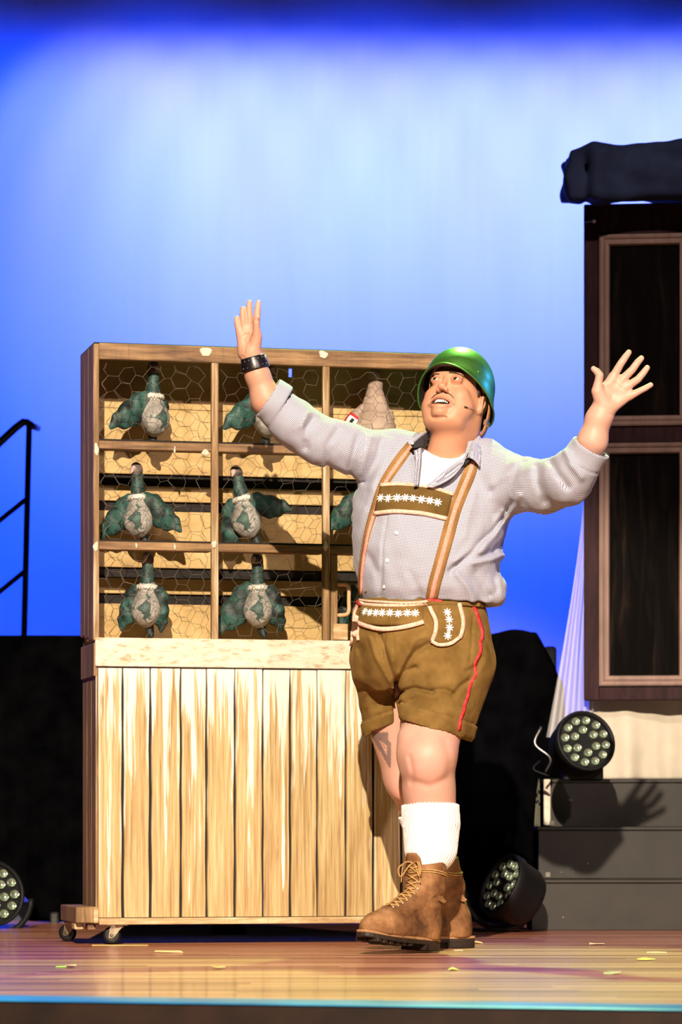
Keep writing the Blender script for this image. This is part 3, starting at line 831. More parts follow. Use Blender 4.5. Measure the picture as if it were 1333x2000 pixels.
# the little door of the right-hand column with its handle
cb('door_stile', (uof(647), .0, zwt), (uof(660), .014, 1.205), M_FV, .0015); cb('door_block', (uof(650), -.010, zwt+.002), (uof(679), .006, zwt+.052), M_BR, .002)
ua = uof(662); ub = uof(678); zh0, zh1 = 1.016, 1.112
hp = [(ua-.004, -.006, zh0), (ub-.008, -.022, zh0+.002), (ub, -.026, zh0+.012), (ub, -.026, (zh0+zh1)/2), (ub, -.026, zh1-.012), (ub-.008, -.022, zh1-.002), (ua-.004, -.006, zh1)]
tube('door_handle', spline(hp, .006), .0062, simple('handle_tan', (.60, .36, .19), .45, 0, .4, .1), coop, 10, label='tan D shaped handle')
# chicken wire behind the face frame: twisted hexagons as thin wire
M_WI = simple('galvanised_wire', (.14, .105, .08), .45, .4, .5, .3)
def wire(a, b, z0, z1, seed):
    r = random.Random(seed); s = .0285; parts = []; pt = {}
    def g(i, j):
        if (i, j) not in pt:
            x = a+.010+i*s*.5*1.732*1.02+r.uniform(-.006, .006); pt[(i, j)] = x, r.uniform(-.006, .006), r.uniform(-.010, .008)
        return pt[(i, j)]
    nodes = {}
    def key(x, z): return (round(x, 4), round(z, 4))
    segs = set(); cw = 1.5*s; rh = math.sqrt(3)*s
    ni = int((b-a)/cw)+2; nj = int((z1-z0)/rh)+2
    for i in range(-1, ni):
        for j in range(-1, nj):
            cx = a+i*cw; cz = z0+j*rh+(rh/2 if i % 2 else 0)
            c = [key(cx+s*math.cos(k*math.pi/3), cz+s*math.sin(k*math.pi/3)) for k in range(6)]
            for k in range(6): segs.add(tuple(sorted((c[k], c[(k+1) % 6]))))
    def warp(p):
        if p not in nodes:
            nodes[p] = (p[0]+r.uniform(-.0055, .0055)+.008*math.sin(p[1]*11+seed), .017+r.uniform(0, .008), p[1]+r.uniform(-.005, .005)+.009*math.sin(p[0]*13+seed))
        return nodes[p]
    for p, q in sorted(segs):
        A_, B_ = warp(p), warp(q)
        ins = lambda u: a-.004 <= u[0] <= b+.004 and z0-.004 <= u[2] <= z1+.004
        if not (ins(A_) and ins(B_)): continue
        if r.random() < .03: continue
        parts.append(tube_np([A_, B_], .00055, 4, cap=False))
    v, q = merge(parts); return mesh_np('chicken_wire', v, q, M_WI, coop)
zbands = [(zr[0]+.0125, HT-.052), (zr[1]+.0125, zr[0]-.0125), (zwt, zr[1]-.0125)]
for ci, (a, b) in enumerate(cols):
    for ri, (z0, z1) in enumerate(zbands): wire(a, b, z0, z1, ci*3+ri)
tube('loose_wire', spline([tuple((um2-.013, .012, 1.108)), (um2-.05, -.004, 1.102), (um2-.085, .0, 1.098), (um2-.15, .012, 1.094)], .01), .0009, M_WI, coop, 5)
tube('loose_wire', spline([(um2-.012, .0, 1.075), (um2-.014, -.008, 1.055), (um2-.03, -.004, 1.045), (um2-.06, .01, 1.046)], .01), .0009, M_WI, coop, 5)

# ------------------------------------------------------------------ the stuffed pigeons
def m_bird(name, cs, sc=14, crack=True, rough=.55):
    n = N(name); v = n.coord('Object'); oi = n.n('ShaderNodeObjectInfo'); ad = n.n('ShaderNodeVectorMath', operation='ADD')
    n.l(v, ad.inputs[0]); n.l(oi.outputs['Random'], ad.inputs[1]); f = n.noise(ad.outputs[0], sc, 4, .6, .8)
    c = n.ramp(f, cs)
    if crack:
        g = n.noise(ad.outputs[0], sc*.95, 2, .5, 1.2); gl = n.math('ABSOLUTE', n.math('SUBTRACT', g, .5))
        c = n.mix(n.ramp(gl, [(.005, .85), (.018, 0)]), c, (.008, .008, .007))
    n.set(c, rough, 0, .35); n.bump(f, .4, .004); return n.m
B_W = m_bird('wing_teal', [(.34, (.007, .009, .0085)), (.45, (.016, .030, .027)), (.54, (.020, .072, .058)), (.62, (.028, .088, .072)), (.72, (.11, .115, .105))], 19)
B_N = m_bird('neck_teal', [(.33, (.010, .016, .015)), (.48, (.022, .050, .044)), (.60, (.034, .082, .07)), (.72, (.13, .14, .13))], 26)
B_B = m_bird('breast_grey', [(.30, (.10, .11, .10)), (.40, (.27, .25, .22)), (.7, (.40, .37, .33))], 20, False)
n = N('breast_paint'); v = n.coord('Object'); sx = n.n('ShaderNodeSeparateXYZ'); n.l(v, sx.inputs[0]); f = n.noise(v, 34, 4, .65, .6)
d = n.math('ABSOLUTE', n.math('DIVIDE', n.math('SUBTRACT', sx.outputs[2], .048), .036)); dx = n.math('ABSOLUTE', n.math('DIVIDE', n.math('ADD', sx.outputs[0], -.006), .030))
m = n.math('SUBTRACT', n.math('ADD', f, .20), n.math('MULTIPLY', n.math('ADD', d, dx), .22))
g = n.noise(v, 24, 3, .5, 1.3); gl = n.math('ABSOLUTE', n.math('SUBTRACT', g, .5))
c = n.ramp(n.noise(v, 17, 4, .6), [(.35, (.24, .22, .195)), (.65, (.43, .40, .36))]); c = n.mix(n.ramp(m, [(.44, 0), (.50, .92)]), c, n.ramp(f, [(.42, (.010, .02, .018)), (.6, (.03, .085, .07))]))
c = n.mix(n.ramp(gl, [(.005, .4), (.016, 0)]), c, (.02, .02, .018)); n.set(c, .6, 0, .3); n.bump(f, .4, .004); B_B = n.m
B_H = m_bird('head_grey', [(.4, (.035, .028, .026)), (.65, (.17, .12, .11))], 22, False)
B_C = simple('collar_white', (.52, .49, .43), .7, 0, .2, .25, 60)
B_P = simple('beak_pink', (.42, .30, .27), .5, 0, .4, .15)
B_T = m_bird('tail_black', [(.4, (.006, .009, .009)), (.7, (.03, .04, .04))], 22, False)
B_X = m_bird('cream_cloth', [(.35, (.27, .19, .145)), (.65, (.40, .30, .235))], 8, False, .7)
def sdf_mesh(name, s, lo, hi, h, it=1):
    V, Q = polygonise(s, lo, hi, h); V = relax(V, Q, it)
    me_o = mesh_np(name, V, Q); me = me_o.data; bpy.data.objects.remove(me_o); return me
crk = lambda p: .0022*noise(p, 55)+.0035*noise(p, 26)+.0012*noise(p, 120)
me_body = sdf_mesh('body', S().u(rc((0, 0, .050), (0, .004, .118), .043, .027)).u(ell((0, -.010, .040), (.042, .044, .050)), .02).disp(crk), (-.07, -.07, -.02), (.07, .07, .16), .0042)
me_neck = sdf_mesh('neck', S().u(rc((0, .003, .105), (0, 0, .180), .027, .0185)).disp(crk), (-.05, -.05, .06), (.05, .05, .22), .004)
me_head = sdf_mesh('head', S().u(ell((0, 0, .198), (.0195, .021, .026))).disp(lambda p: .0012*noise(p, 90)), (-.05, -.05, .16), (.05, .05, .24), .0035)
me_beak = sdf_mesh('beak', S().u(rc((0, -.014, .202), (0, -.030, .188), .0085, .0035)).u(ell((0, -.018, .203), (.009, .008, .0075)), .006), (-.03, -.06, .16), (.03, .02, .23), .0025)
me_wing = sdf_mesh('wing', S().u(rc((.004, 0, 0), (.042, .002, -.048), .036, .030)).u(rc((.042, .002, -.048), (.076, .006, -.092), .029, .006), .02)
                   .disp(lambda p: .0035*noise(p, 30)+.002*noise(p, 70)+.0022*np.sin(p[:, 0]*170-p[:, 2]*60)), (-.06, -.05, -.12), (.11, .06, .06), .0042)
me_wing.transform(Matrix.Diagonal((1, .66, 1, 1)))
me_tail = sdf_mesh('tail', S().u(rc((0, .012, .03), (.008, .020, -.022), .019, .012)).u(rc((.008, .020, -.022), (.016, .010, -.040), .012, .007), .01).disp(lambda p: .0015*noise(p, 60)), (-.05, -.05, -.06), (.05, .06, .07), .004)
# ragged white collar
V, Q = [], []; k = 48
for i in range(k):
    a = 2*math.pi*i/k; z = (.007 if i % 2 else -.007)*(.8+.4*math.sin(i*7.1))
    for (r, zz) in ((.0320, .120), (.0345, .115), (.0365, .106+z*.8), (.033, .106+z*.8)): V.append((r*math.cos(a), r*math.sin(a)+.002, zz))
for i in range(k):
    j = (i+1) % k
    for l in range(3): Q.append((i*4+l, j*4+l, j*4+l+1, i*4+l+1))
c_o = mesh_np('collar', V, Q, None); me_coll = c_o.data; bpy.data.objects.remove(c_o)
for m_, mt in ((me_body, B_B), (me_neck, B_N), (me_head, B_H), (me_beak, B_P), (me_wing, B_W), (me_tail, B_T), (me_coll, B_C)): m_.materials.append(mt)
GROUP = 'stuffed pigeons in the coop'
first = {}
def piece(me, par_, mat=None, loc=(0, 0, 0), rot=(0, 0, 0), scl=(1, 1, 1)):
    nm = me.name.split('.')[0]
    if nm in first: o = first[nm].copy()
    else: o = bpy.data.objects.new(nm, me); first[nm] = o
    o.location = loc; o.rotation_euler = rot; o.scale = scl; link(o, par_)
    if mat: o.material_slots[0].link = 'OBJECT'; o.material_slots[0].material = mat
    return o
def bird(px, pyb, z_perch, label, yaw=0, lean=0, wings=((-1, 1, 0), (1, 1, 0)), head=0, cream=False, s=1.0, neck=1.0, v=.105):
    u = uof(px); w_ = Matrix.Translation(coop.location) @ Matrix.Rotation(TH, 4, 'Z') @ Vector((u, v, 0))
    Y = w_.y; u2 = (px-666.5)/F*Y
    t = thing('stuffed_pigeon', label, 'bird', (u2, Y, CH+(HZ-pyb)/F*Y), 0, GROUP)
    t.rotation_euler = (0, lean, yaw); t.scale = (s, s, s)
    mt = B_X if cream else None
    piece(me_body, t, mt); nk = piece(me_neck, t, mt); nk.scale = (1, 1, neck); nk.location = (0, 0, .105*(1-neck))
    dz = .18*(neck-1)+.105*(1-neck)
    h = piece(me_head, t, B_X if cream else None, (0, 0, dz), (0, 0, head)); piece(me_beak, t, B_X if cream else None, (0, 0, dz), (0, 0, head))
    if not cream: piece(me_coll, t)
    for (sx, ln, an) in wings: piece(me_wing, t, mt, (.030*sx, .004, .088), (0, an*sx, 0), (sx*ln, 1, ln))
    piece(me_tail, t)
    return t
b11 = bird(300, 846, 0, 'stuffed pigeon in the top left compartment, wing stretched out left', .55, .0, ((-1, 1.18, -.28), (1, .62, .75)), .2, s=1.0, neck=1.0)
b12 = bird(521, 848, 0, 'stuffed pigeon in the top middle compartment, half hidden behind the raised arm', .5, .05, ((-1, 1.2, -.25), (1, .7, .6)), .2, s=1.0)
b21 = bird(274, 1043, 0, 'stuffed pigeon in the left compartment of the middle row, both wings spread low', -.25, -.06, ((-1, 1.12, -.15), (1, 1.12, -.15)), -.3)
b22 = bird(490, 1044, 0, 'stuffed pigeon leaning back in the centre compartment, neck tilted left', -.3, -.24, ((-1, 1.15, .25), (1, 1.05, -.5)), -.2)
b23 = bird(712, 1040, 0, 'stuffed pigeon in the middle right compartment, only its wing tip showing beside the shirt', .2, .0, ((-1, 1.05, -.1), (1, 1, 0)))
b31 = bird(286, 1218, 0, 'stuffed pigeon in the bottom left compartment, dark head and folded wings', -.12, .02, ((-1, 1.0, .25), (1, .95, .55)), -.3)
b32 = bird(506, 1219, 0, 'stuffed pigeon in the bottom middle compartment, pale striped head', -.1, -.03, ((-1, 1.3, -.05), (1, 1.0, .35)), -.5)
b33 = bird(714, 1216, 0, 'stuffed pigeon in the bottom right compartment, nearly hidden behind the hip', .1, 0, ((-1, .95, .3), (1, 1, 0)))
b13 = bird(733, 870, 0, 'plump cream cloth bird with a red wing band in the top right compartment', 0, .0, ((-1, 1.0, .15), (1, .75, .9)), .7, True, 1.06, 1.08)
for o in b13.children:
    if o.name.startswith('body'): o.scale = (1.35, 1.05, 1.12)
    if o.name.startswith('neck'): o.scale = (1.25, 1.15, 1.08)
# red cloth band with a torn white patch around the cream bird's wing
n = N('red_band'); n.set(n.ramp(n.noise(n.coord('Object'), 30, 3), [(.3, (.30, .012, .014)), (.7, (.48, .02, .02))]), .8); M_RED = n.m
V, Q = [], []
Rm = Matrix.Rotation(math.radians(38), 4, 'Y')
def ringm(name, r0, l0, l1, a0, a1, mat, k=28):
    V, Q = [], []
    for i in range(k+1):
        a = a0+(a1-a0)*i/k
        for (l, rr) in ((l0, r0-.002), (l0, r0), ((l0+l1)/2, r0+.001), (l1, r0-.003), (l1, r0-.006)):
            p = Vector((rr*math.cos(a), rr*.72*math.sin(a), -l)); p = Rm @ p; V.append((p.x-.034, p.y+.004, p.z+.092))
    for i in range(k):
        for j in range(4): Q.append((i*5+j, i*5+j+1, (i+1)*5+j+1, (i+1)*5+j))
    return mesh_np(name, V, Q, mat, b13)
band = ringm('wing_band', .0355, .018, .066, 0, 2*math.pi, M_RED); band['label'] = 'red cloth wing band'
patch = ringm('band_patch', .0368, .026, .058, -2.5, -1.35, simple('patch_white', (.75, .68, .62), .8), 10); patch.parent = band
mk = [ringm('band_mark', .0378, .031, .053, -2.10, -1.82, M_DK, 4)]
for o in mk: o.parent = band
# ================================================================== THE MAN
man = thing('person', 'man in green helmet, checked shirt and corduroy lederhosen singing with both arms raised', 'person', (P(835, 1860, 9.45).x, 9.45, 0))
def px2(pl, Y=9.4): return [(P(x, y, Y).x, P(x, y, Y).z) for x, y in pl]
def wgroove(items, Y=9.4): return groove([(px2(pl, Y), wd, am) for pl, wd, am in items])
s95 = 9.5/F
# ------------------------------------------------------------------ skin material (colour attribute carries lips, blush, tattoo)
n = N('skin'); at = n.n('ShaderNodeAttribute', attribute_name='Col'); v = n.coord('Object')
f = n.noise(v, 45, 4, .6); c = n.mix(n.ramp(f, [(.35, .0), (.75, .16)]), at.outputs[0], (.55, .20, .12))
n.set(c, .50, 0, .35); n.b.inputs['Subsurface Weight'].default_value = .12; n.b.inputs['Subsurface Radius'].default_value = (1, .35, .2); n.b.inputs['Subsurface Scale'].default_value = .006
n.bump(n.noise(v, 420, 2), .06, .001); M_SKIN = n.m
SK = np.array([.53, .255, .150], dtype=np.float32); SKL = np.array([.54, .31, .235], dtype=np.float32)

# ------------------------------------------------------------------ head, in its own frame (face towards -y, viewer's right +x)
PITCH, YAW, ROLL = 26.0, 23.5, 3.0
Rh = np.array((Matrix.Rotation(math.radians(-YAW), 3, 'Z') @ Matrix.Rotation(math.radians(-PITCH), 3, 'X') @ Matrix.Rotation(math.radians(ROLL), 3, 'Y')))
YH = 9.42
eye_mid = Pn(873, 743.5, YH)
H0 = eye_mid-Rh@np.array([0, -.082, 0])
def toL(p): return Rh.T@(np.asarray(p)-H0)
def toW(V): return np.asarray(V)@Rh.T+H0
hd = S()
hd.u(ell((0, .014, .035), (.078, .097, .095)))
hd.u(ell((0, -.024, -.030), (.067, .062, .080)), .025)
for sx in (-1, 1):
    hd.u(ell((sx*.037, -.034, -.062), (.042, .044, .042)), .016)      # full cheeks
    hd.u(ell((sx*.040, -.060, -.034), (.024, .020, .019)), .016)      # cheekbones
    hd.u(ell((sx*.032, -.042, -.092), (.034, .036, .028)), .014)      # jowls
hd.u(ell((0, -.036, -.116), (.058, .046, .026)), .016)                 # double chin
hd.u(ell((0, -.083, -.106), (.021, .0170, .0155)), .010)                # chin
hd.u(ell((0, -.070, -.080), (.030, .026, .022)), .016)                 # mouth mound
hd.u(rc((-.036, -.078, .021), (.036, -.078, .021), .011), .014)        # brow
for sx in (-1, 1): hd.sub(ell((sx*.034, -.104, .0), (.020, .0145, .0115)), .012)
hd.u(rc((0, -.084, .010), (0, -.1005, -.030), .0064, .0092), .010)      # nose
hd.u(ell((0, -.1020, -.0330), (.0112, .0108, .0090)), .008)
for sx in (-1, 1):
    hd.u(ell((sx*.0135, -.0935, -.0395), (.0072, .0105, .0070)), .005)
    hd.sub(ell((sx*.0075, -.1030, -.0485), (.0048, .0072, .0055)), .002)
hd.sub(rc((0, -.103, -.052), (0, -.1035, -.060), .0022), .004)
hd.sub(chain([(-.030, -.066, -.112), (-.014, -.077, -.1225), (0, -.080, -.1260), (.014, -.077, -.1225), (.030, -.066, -.112)], [.0003, .0012, .0018, .0012, .0003]), .012)
hd.sub(chain([(-.016, -.090, -.0985), (0, -.0945, -.1005), (.016, -.090, -.0985)], [.001, .002, .001]), .006)
# neck down into the chest
nk_top = toL(Pn(900, 802, YH+.06)); nk_bot = toL(Pn(882, 900, 9.52))
hd.u(rc(nk_top, nk_bot, .066, .070), .016)
hd.u(rc(toL(Pn(886, 828, YH+.03)), toL(Pn(872, 878, 9.47)), .052, .052), .018)
hd.u(rc(toL(Pn(800, 915, 9.52)), toL(Pn(950, 918, 9.52)), .055, .055), .03)
hd.u(ell(toL(Pn(862, 940, 9.52)), (.11, .09, .09)), .03)
# lips, open mouth
ul = [(-.035, -.078, -.079), (-.020, -.0920, -.0715), (-.006, -.0985, -.0670), (0, -.0985, -.0680), (.006, -.0985, -.0670), (.020, -.0920, -.0715), (.035, -.078, -.079)]
ll = [(-.035, -.078, -.0795), (-.020, -.0890, -.0880), (0, -.0935, -.0915), (.020, -.0890, -.0880), (.035, -.078, -.0795)]
hd.u(chain(ul, [.003, .0046, .005, .0048, .005, .0046, .003]), .007)
hd.u(chain(ll, [.003, .005, .006, .005, .003]), .008)
mouth = ell((0, -.093, -.0790), (.0295, .030, .0080))
hd.sub(mouth, .003)
for sx in (-1, 1):   # laugh lines
    fold = [(sx*.018, -.094, -.040), (sx*.031, -.086, -.056), (sx*.038, -.076, -.078)]
    hd.sub(chain(fold, [.0022, .0028, .001]), .007)
    hd.u(ell((sx*.032, -.0835, 0), (.0165, .0135, .0126)), .010)      # lids
    hd.sub(ell((sx*.032, -.1005, -.0006), (.0135, .0115, .0040)), .002)
    hd.sub(chain([(sx*.019, -.090, .0075), (sx*.032, -.0955, .0095), (sx*.046, -.085, .0065)], [.0010, .0013, .0010]), .003)
    hd.sub(chain([(sx*.020, -.090, -.011), (sx*.032, -.092, -.014), (sx*.044, -.085, -.012)], [.0006, .0008, .0006]), .004)
    # ear
    Re = np.array(Matrix.Rotation(math.radians(18*sx), 3, 'Z') @ Matrix.Rotation(math.radians(-8), 3, 'X'))
    hd.u(ell((sx*.0835, .012, -.018), (.0085, .021, .033), Re), .006)
    hd.sub(ell((sx*.0915, .008, -.016), (.006, .012, .019), Re), .004)
    hd.u(ell((sx*.083, .002, -.016), (.006, .006, .008)), .005)
    hd.u(ell((sx*.081, .006, -.046), (.007, .010, .010)), .006)
V, Q = polygonise(hd, (-.22, -.24, -.30), (.22, .22, .14), .0023)
V = relax(V, Q, 1, .4)
# colours
L = V.astype(np.float32); C = np.tile(SK, (len(V), 1))
def blend(mask, col):
    global C
    m = np.clip(mask, 0, 1)[:, None]; C = C*(1-m)+np.array(col, dtype=np.float32)*m
front = (L[:, 1] < -.05)
for sx in (-1, 1): blend(.45*np.exp(-((L[:, 0]-sx*.045)**2+(L[:, 2]+.045)**2)/.024**2)*front, (.62, .22, .13))
blend(.5*np.exp(-((L[:, 0])**2+(L[:, 2]+.038)**2)/.014**2)*(L[:, 1] < -.1), (.60, .24, .15))
dl = np.minimum(chain(ul, [.0012]*7)(L), chain(ll, [.002]*5)(L)); blend(np.clip(1-(dl-.0025)/.003, 0, 1)*.75*front, (.42, .13, .10))
blend(np.clip(1-mouth(L)/.0015, 0, 1)*(L[:, 1] > -.0905)*(L[:, 1] < -.03)*front, (.07, .015, .012))
for sx in (-1, 1):
    blend(.6*np.exp(-(np.abs(ell((sx*.032, -.1, -.0005), (.0145, .02, .0065))(L))/.0016)**2)*(L[:, 1] < -.072), (.20, .09, .06))
    blend(.6*np.exp(-((L[:, 0]-sx*.0078)**2+(L[:, 2]+.0505)**2+(L[:, 1]+.109)**2)/.0055**2), (.12, .04, .03))
    blend(.4*np.exp(-(((L[:, 0]-sx*.09)/.01)**2+((L[:, 1]-.01)/.025)**2+((L[:, 2]+.02)/.03)**2)), (.70, .30, .22))
blend(.30*np.exp(-((L[:, 0]/.05)**2+((L[:, 2]+.100)/.02)**2))*front, (.40, .22, .15))
for sx in (-1, 1): blend(.5*np.exp(-(((L[:, 0]-sx*.032)/.018)**2+((L[:, 2]-.006)/.010)**2))*front, (.42, .17, .10))
blend(.25*np.clip(noise(L, 60)*.6+.3, 0, 1)*(L[:, 2] < -.05), (.50, .20, .11))
parts_body = [(toW(V), Q, C)]
headV, headQ = toW(V), Q
bvh_head = bvh_of(headV, headQ)

# ------------------------------------------------------------------ hands and forearms
def hand(fingers, palm, thumb, fore, h=.0021):
    s = S()
    a = [Pn(*q[:3]) for q in palm]; ra = [q[3] for q in palm]
    for i in range(len(a)-1): s.u(rc(a[i], a[i+1], ra[i], ra[i+1]), .016)
    s2 = S()
    for fg in fingers:
        p = [Pn(*q[:3]) for q in fg]; r = [q[3] for q in fg]
        s.u(chain(p, r), .0045 if len(fg) > 3 else .004)
    p = [Pn(*q[:3]) for q in thumb]; r = [q[3] for q in thumb]; s.u(chain(p, r), .010)
    p = [Pn(*q[:3]) for q in fore]; r = [q[3] for q in fore]
    for i in range(len(p)-1): s.u(rc(p[i], p[i+1], r[i], r[i+1]), .014)
    return s
# viewer's left hand: palm half turned to us, fingers up
Yl = 9.36
hl = S()
def fing(s, pts, k=.004): s.u(chain([Pn(*q[:3]) for q in pts], [q[3] for q in pts]), k)
def rcp(s, a, b, k): s.u(rc(Pn(*a[:3]), Pn(*b[:3]), a[3], b[3]), k)
rcp(hl, (470, 652, Yl, .012), (476, 690, Yl+.005, .017), .01); rcp(hl, (479, 643, Yl, .0125), (482, 690, Yl+.006, .018), .012)
rcp(hl, (489, 642, Yl, .0125), (488, 690, Yl+.006, .018), .012); rcp(hl, (500, 642, Yl+.004, .0125), (496, 690, Yl+.006, .018), .012)
hl.sub(ell(Pn(485, 664, Yl-.027), (.012, .014, .024)), .010)
fing(hl, [(470, 656, Yl, .0108), (465.5, 640, Yl-.003, .0094), (463.5, 630, Yl-.003, .0088), (462.5, 621.5, Yl-.001, .0074)])
fing(hl, [(478, 650, Yl, .0115), (475.5, 628, Yl-.005, .0100), (474.5, 614, Yl-.006, .0092), (474.5, 603, Yl-.003, .0078)])
fing(hl, [(488.5, 648, Yl, .0115), (487.5, 618, Yl-.005, .0102), (487, 602, Yl-.006, .0092), (487.5, 591, Yl-.003, .0078)])
fing(hl, [(500, 648, Yl+.006, .0115), (502.5, 616, Yl+.003, .0102), (504, 601, Yl+.003, .0092), (505, 591, Yl+.004, .0076)])
fing(hl, [(496, 684, Yl-.008, .020), (502.5, 657, Yl-.022, .0150), (501, 639, Yl-.034, .0105), (501, 631, Yl-.037, .0108), (502, 621.5, Yl-.038, .0085)], .012)
rcp(hl, (490, 690, Yl-.004, .024), (496, 708, Yl+.002, .0275), .014)
rcp(hl, (495, 704, Yl+.004, .0285), (503, 732, Yl+.010, .0330), .012); rcp(hl, (503, 732, Yl+.01, .0330), (521, 780, Yl+.02, .0425), .02); rcp(hl, (521, 780, Yl+.02, .0425), (552, 815, Yl+.045, .038), .02)
hl.disp(wgroove([([(487, 655), (481, 670), (478, 692)], .0020, .0022), ([(468, 662), (480, 655), (492, 652)], .0016, .0012), ([(474, 697), (484, 704), (498, 702)], .0018, .0012), ([(494, 650), (497, 640), (496, 632)], .0018, .0010)], Yl))
V, Q = polygonise(hl, Pn(440, 850, Yl-.09), Pn(580, 570, Yl+.12), .0021); V = relax(V, Q, 1, .4)
def skin_cols(V, base, tips=(), pink=.25):
    C = np.tile(base, (len(V), 1)); nz = noise(V.astype(np.float32), 28)
    m = (np.clip(nz*.5+.2, 0, 1)*pink)[:, None]; C = C*(1-m)+np.array([.72, .33, .25], dtype=np.float32)*m
    for (p, r, col, a) in tips:
        m = (a*np.exp(-((V-p)**2).sum(1)/r**2))[:, None]; C = C*(1-m)+np.array(col, dtype=np.float32)*m
    return C
pk = (.78, .36, .27)
tips = [(Pn(x, y, Yl), .012, pk, .6) for x, y in ((462, 622), (474, 604), (487, 592), (505, 592))]+[(Pn(503, 624, Yl-.045), .006, (.16, .07, .05), .7)]
parts_body.append((V, Q, skin_cols(V, np.array([.50, .27, .18], dtype=np.float32), tips)))
handL = (V, Q)
# viewer's right hand: open palm, fingers fanned
Yr = 9.14
hr = S()
for (a, b) in (((1199, 736, Yr, .0125), (1173, 796, Yr+.006, .018)), ((1217, 741, Yr, .0130), (1178, 798, Yr+.006, .019)), ((1227, 754, Yr, .0130), (1183, 800, Yr+.006, .019)), ((1232, 771, Yr, .0120), (1188, 802, Yr+.006, .017))): rcp(hr, a, b, .012)
hr.sub(ell(Pn(1204, 770, Yr-.032), (.020, .018, .022)), .014)
fing(hr, [(1199, 735, Yr, .0120), (1213, 711, Yr-.006, .0106), (1222, 698, Yr-.006, .0098), (1229, 688.5, Yr-.002, .0082)])
fing(hr, [(1216, 742, Yr, .0122), (1236, 722, Yr-.006, .0106), (1246, 708, Yr-.006, .0098), (1253.5, 700, Yr-.002, .0082)])
fing(hr, [(1226, 755, Yr, .0120), (1247, 741, Yr-.006, .0102), (1258, 728, Yr-.006, .0095), (1265, 718.5, Yr-.002, .0080)])
fing(hr, [(1231, 774, Yr, .0112), (1251, 763.5, Yr-.005, .0090), (1262, 758, Yr-.005, .0084), (1272, 752, Yr-.002, .0072)])
fing(hr, [(1178, 788, Yr-.006, .022), (1168, 764, Yr-.018, .0175), (1170, 744, Yr-.024, .0115), (1172, 733, Yr-.026, .0112), (1167, 726, Yr-.026, .0102), (1160, 720.5, Yr-.026, .0078)], .012)
hr.u(rc(Pn(1178, 757, Yr-.004), Pn(1196, 742, Yr), .008, .010), .014)
rcp(hr, (1190, 797, Yr-.002, .020), (1182, 808, Yr+.002, .026), .012)
rcp(hr, (1177, 798, Yr+.006, .026), (1170, 818, Yr+.010, .0335), .014); rcp(hr, (1170, 818, Yr+.01, .0335), (1158, 862, Yr+.02, .0400), .02); rcp(hr, (1158, 862, Yr+.02, .040), (1142, 905, Yr+.05, .034), .02)
hr.disp(wgroove([([(1184, 806), (1191, 811), (1198, 812)], .0022, .0016), ([(1182, 811), (1190, 813)], .0018, .001), ([(1193, 786), (1197, 770), (1188, 756)], .004, .0015), ([(1200, 748), (1212, 758), (1228, 766)], .003, .001)], Yr))
V, Q = polygonise(hr, Pn(1120, 940, Yr-.08), Pn(1290, 670, Yr+.12), .0021); V = relax(V, Q, 1, .4)
tips = [(Pn(x, y, Yr), .012, (.82, .42, .34), .55) for x, y in ((1229, 690), (1253, 701), (1264, 720), (1271, 752), (1163, 722))]+[(Pn(1180, 775, Yr-.03), .025, (.80, .40, .31), .4)]
parts_body.append((V, Q, skin_cols(V, SKL, tips)))
handR = (V, Q)

# ------------------------------------------------------------------ legs
Yf, Yb = 9.36, 9.70     # front leg, back leg
lg = S()
lg.u(chain([Pn(868, 1290, 9.46), Pn(846, 1400, 9.42), Pn(836, 1475, Yf)], [.100, .093, .083]))
lg.u(rc(Pn(836, 1475, Yf), Pn(837, 1535, Yf+.01), .081, .070), .02)
lg.u(ell(Pn(836, 1490, Yf-.052), (.045, .032, .048)), .05)      # kneecap
lg.u(rc(Pn(839, 1540, Yf+.02), Pn(843, 1610, Yf+.03), .070, .078), .03)
lg.u(rc(Pn(843, 1610, Yf+.03), Pn(833, 1740, Yf+.01), .074, .034), .02)
lg.u(rc(Pn(800, 1440, Yf-.01), Pn(803, 1500, Yf-.01), .030, .022), .03)
lg.disp(lambda p: .0015*noise(p, 16))
lg.disp(wgroove([([(800, 1480), (806, 1510), (803, 1530)], .007, .004), ([(812, 1528), (838, 1536), (862, 1526)], .010, .003), ([(868, 1450), (878, 1490), (872, 1520)], .012, .003)], Yf))
lb = S()
lb.u(chain([Pn(760, 1290, 9.58), Pn(768, 1420, 9.60), Pn(795, 1520, 9.62)], [.080, .070, .062]))
lb.u(ell(Pn(790, 1535, 9.58), (.040, .035, .045)), .03)
lb.u(chain([Pn(795, 1520, 9.62), Pn(826, 1600, 9.68), Pn(866, 1745, 9.74)], [.060, .056, .028]), .03)
lb.disp(lambda p: .0015*noise(p, 16))
